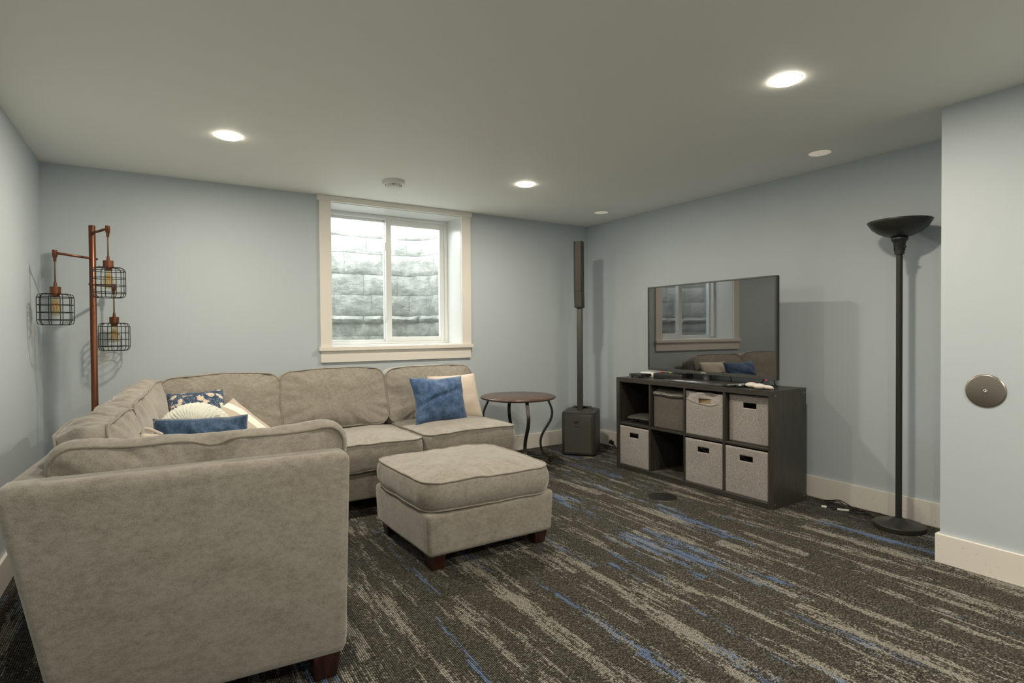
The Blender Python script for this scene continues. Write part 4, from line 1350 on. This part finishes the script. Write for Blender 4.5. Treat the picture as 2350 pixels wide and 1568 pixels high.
def controller(x, y, rot, label, tip):
    t = top(x, y, 'game_controller', label, 'game controller', rot)
    bm = bmesh.new()
    n = 16
    prof = []
    for i in range(n + 1):
        f = i / n
        u = -0.045 + 0.085 * f
        w_ = 0.024 * (math.sin(PI * min(1, f * 0.92 + 0.06))) ** 0.5
        hh = 0.019 * (math.sin(PI * min(1, f * 0.9 + 0.08))) ** 0.6
        prof.append((u, max(w_, 0.004), max(hh, 0.004)))
    rings = [[bm.verts.new((u, w_ * math.cos(2 * PI * k / 14), 0.019 + hh * math.sin(2 * PI * k / 14))) for k in range(14)] for u, w_, hh in prof]
    for a, b in zip(rings, rings[1:]):
        for k in range(14): bm.faces.new((a[k], a[(k + 1) % 14], b[(k + 1) % 14], b[k]))
    bm.faces.new(rings[0][::-1]); bm.faces.new(rings[-1])
    bm_obj('shell', bm, M['white_plastic'], t, smooth=True)
    if tip:
        bm = bmesh.new(); tube(bm, smooth_path([(0.030, 0, 0.017), (0.050, 0.003, 0.016), (0.066, 0.006, 0.014), (0.076, 0.008, 0.013)], 4), [0.013] * 6 + [0.0125, 0.0125, 0.012, 0.0115, 0.010, 0.009, 0.007], 12)
        bm_obj('tip', bm, M['white_plastic'], t, smooth=True)
        bm = bmesh.new(); lathe(bm, [(0.0, 0.0), (0.007, 0.001), (0.009, 0.007), (0.006, 0.013), (0.0, 0.015)], 14); bm_obj('button', bm, M['pure_white'], t, loc=(0.062, 0.040, 0.0005), smooth=True)
controller(1.180, 0.092, math.radians(8), 'plump off white hand controller next to the remotes', False)
controller(1.262, 0.050, math.radians(12), 'off white hand controller with a tapered tip at cabinet right end', True)

# ------------------------------------------------------------------ torchiere lamp
tl = thing('torchiere_lamp', 'tall black torchiere floor lamp with a wide bowl by the right wall', 'floor lamp', (3.571, 1.524, 0))
bm = bmesh.new()
lathe(bm, [(0.0, 0.0008), (0.125, 0.0008), (0.128, 0.004), (0.128, 0.024), (0.124, 0.028), (0.070, 0.033), (0.048, 0.041), (0.030, 0.056), (0.022, 0.062), (0.0, 0.062)], 56)
bm_obj('base', bm, M['lampblack'], tl, angle=35)
bm = bmesh.new(); lathe(bm, [(0.0, 0.058), (0.0160, 0.058), (0.0160, 1.575), (0.0, 1.575)], 28)
bm_obj('pole', bm, M['lampblack'], tl, angle=40)
bm = bmesh.new()
lathe(bm, [(0.0, 1.565), (0.024, 1.565), (0.0245, 1.572), (0.026, 1.60), (0.031, 1.632), (0.039, 1.646), (0.042, 1.650), (0.042, 1.660), (0.036, 1.664), (0.0, 1.664)], 36)
nk = bm_obj('neck', bm, M['lampblack'], tl, angle=35)
for k in range(6):
    a = 2 * PI * k / 6 + 0.35
    bm = bmesh.new(); box(bm, -0.003, 0.003, -0.0016, 0.0016, 1.588, 1.622)
    bm_obj('vent_slot', bm, M['gloss'], nk, loc=(0.0278 * math.cos(a), 0.0278 * math.sin(a), 0), rot=(0, 0, a + PI / 2))
bm = bmesh.new()
kd = Vector((-0.5, -0.85, 0)).normalized()
tube(bm, [kd * 0.024 + Vector((0, 0, 1.604)), kd * 0.046 + Vector((0, 0, 1.604))], [0.005, 0.006], 10)
bm_obj('switch_knob', bm, M['plastic'], nk, smooth=True)
bm = bmesh.new()
lathe(bm, [(0.0, 1.660), (0.035, 1.662), (0.070, 1.672), (0.105, 1.690), (0.135, 1.715), (0.151, 1.740), (0.158, 1.754), (0.1565, 1.756), (0.149, 1.743), (0.133, 1.719), (0.104, 1.695), (0.070, 1.677), (0.0, 1.668)], 64)
bm_obj('bowl_shade', bm, M['lampblack'], tl, smooth=True)
bm = bmesh.new()
tube(bm, smooth_path([(-0.01, 0.13, 0.030), (0.02, 0.148, 0.030), (0.06, 0.16, 0.006), (0.12, 0.24, 0.0055), (0.145, 0.34, 0.0055)], 6), 0.0035, 7)
bm_obj('power_cord', bm, M['plastic'], tl, smooth=True)

# loose cords on the carpet right of the cabinet
def cordset(name, label, org, paths, r=0.0032):
    t = thing(name, label, 'cable', org)
    for pts in paths:
        bm = bmesh.new(); tube(bm, smooth_path(pts, 7), r, 7)
        bm_obj('cord', bm, M['plastic'], t, smooth=True)
    return t
t = cordset('cable_tangle', 'tangled black cables with white plugs on carpet right of the cabinet', (3.62, 1.93, 0), [
    [(0.10, 0.10, 0.0045), (0.08, 0.05, 0.02), (0.10, 0.00, 0.030), (0.10, -0.06, 0.012), (0.06, -0.12, 0.006), (0.08, -0.18, 0.012), (0.10, -0.24, 0.010), (0.085, -0.29, 0.006)],
    [(0.06, 0.06, 0.006), (0.09, 0.02, 0.022), (0.07, -0.03, 0.024), (0.03, -0.05, 0.010), (0.00, 0.00, 0.006), (-0.02, 0.035, 0.006)],
    [(-0.04, -0.02, 0.006), (-0.01, -0.055, 0.006), (0.03, -0.10, 0.008), (0.02, -0.15, 0.006), (0.05, -0.19, 0.006), (0.02, -0.17, 0.005), (-0.01, -0.11, 0.005)],
    [(0.00, 0.01, 0.012), (0.03, 0.05, 0.022), (0.06, 0.03, 0.014), (0.05, -0.05, 0.012), (0.06, -0.10, 0.010)]])
for (px, py, pz, L, W, rz) in ((-0.005, -0.075, 0.0075, 0.064, 0.013, -1.05), (-0.035, 0.028, 0.0065, 0.030, 0.011, -1.0), (0.082, -0.302, 0.0065, 0.030, 0.011, -1.45)):
    bm = bmesh.new(); box(bm, -L / 2, L / 2, -W / 2, W / 2, -0.0055, 0.0055, 0.002, 2)
    bm_obj('connector', bm, M['pure_white'], t, loc=(px, py, pz), rot=(0, 0, rz), angle=40)
t = cordset('speaker_power_cord', 'black power cord with plug on carpet behind the subwoofer', (3.58, 4.02, 0), [
    [(0.035, 0.09, 0.020), (0.05, 0.02, 0.006), (0.04, -0.06, 0.0045), (0.02, -0.14, 0.0045), (0.04, -0.24, 0.0045), (0.09, -0.34, 0.0045), (0.14, -0.44, 0.0045)],
    [(0.13, 0.05, 0.050), (0.12, 0.01, 0.030), (0.10, -0.04, 0.012), (0.09, -0.12, 0.0045), (0.12, -0.25, 0.0045), (0.15, -0.42, 0.0045)]], 0.0045)
bm = bmesh.new(); box(bm, -0.015, 0.015, -0.022, 0.022, -0.018, 0.018, 0.005, 2)
bm_obj('plug', bm, M['plastic'], t, loc=(0.125, 0.06, 0.052), rot=(0.5, 0, 0.3), angle=40)

# ------------------------------------------------------------------ round cover plates
t = thing('wall_cover_plate', 'round brushed steel cover plate on the near right wall', 'cover plate', (XP, 1.016, 0.854), 0)
bm = bmesh.new()
lathe(bm, [(0.0, 0.0065), (0.070, 0.0060), (0.073, 0.0055), (0.0765, 0.003), (0.0775, 0.0005)], 64)
bm_obj('plate', bm, M['steel'], t, rot=(0, -PI / 2, 0), angle=60)
bm = bmesh.new()
lathe(bm, [(0.0, 0.0075), (0.002, 0.0075), (0.003, 0.0095), (0.0075, 0.009), (0.009, 0.0065)], 24)
bm_obj('centre_screw', bm, M['steel_bright'], t, rot=(0, -PI / 2, 0), smooth=True)
t = thing('floor_cover_plate', 'round black cover plate set in the carpet before the cabinet', 'cover plate', (2.893, 2.680, 0), 0)
bm = bmesh.new()
lathe(bm, [(0.0, 0.004), (0.092, 0.004), (0.095, 0.0035), (0.0955, 0.0006)], 64)
bm_obj('plate', bm, M['plastic'], t, angle=50)
bm = bmesh.new()
lathe(bm, [(0.0955, 0.0006), (0.0960, 0.0045), (0.0985, 0.0045), (0.0995, 0.0006)], 64)
bm_obj('rim', bm, M['steel'], t, angle=50)
bm = bmesh.new(); lathe(bm, [(0.0, 0.0055), (0.005, 0.0052), (0.007, 0.004)], 18)
bm_obj('centre_screw', bm, M['steel_bright'], t, smooth=True)
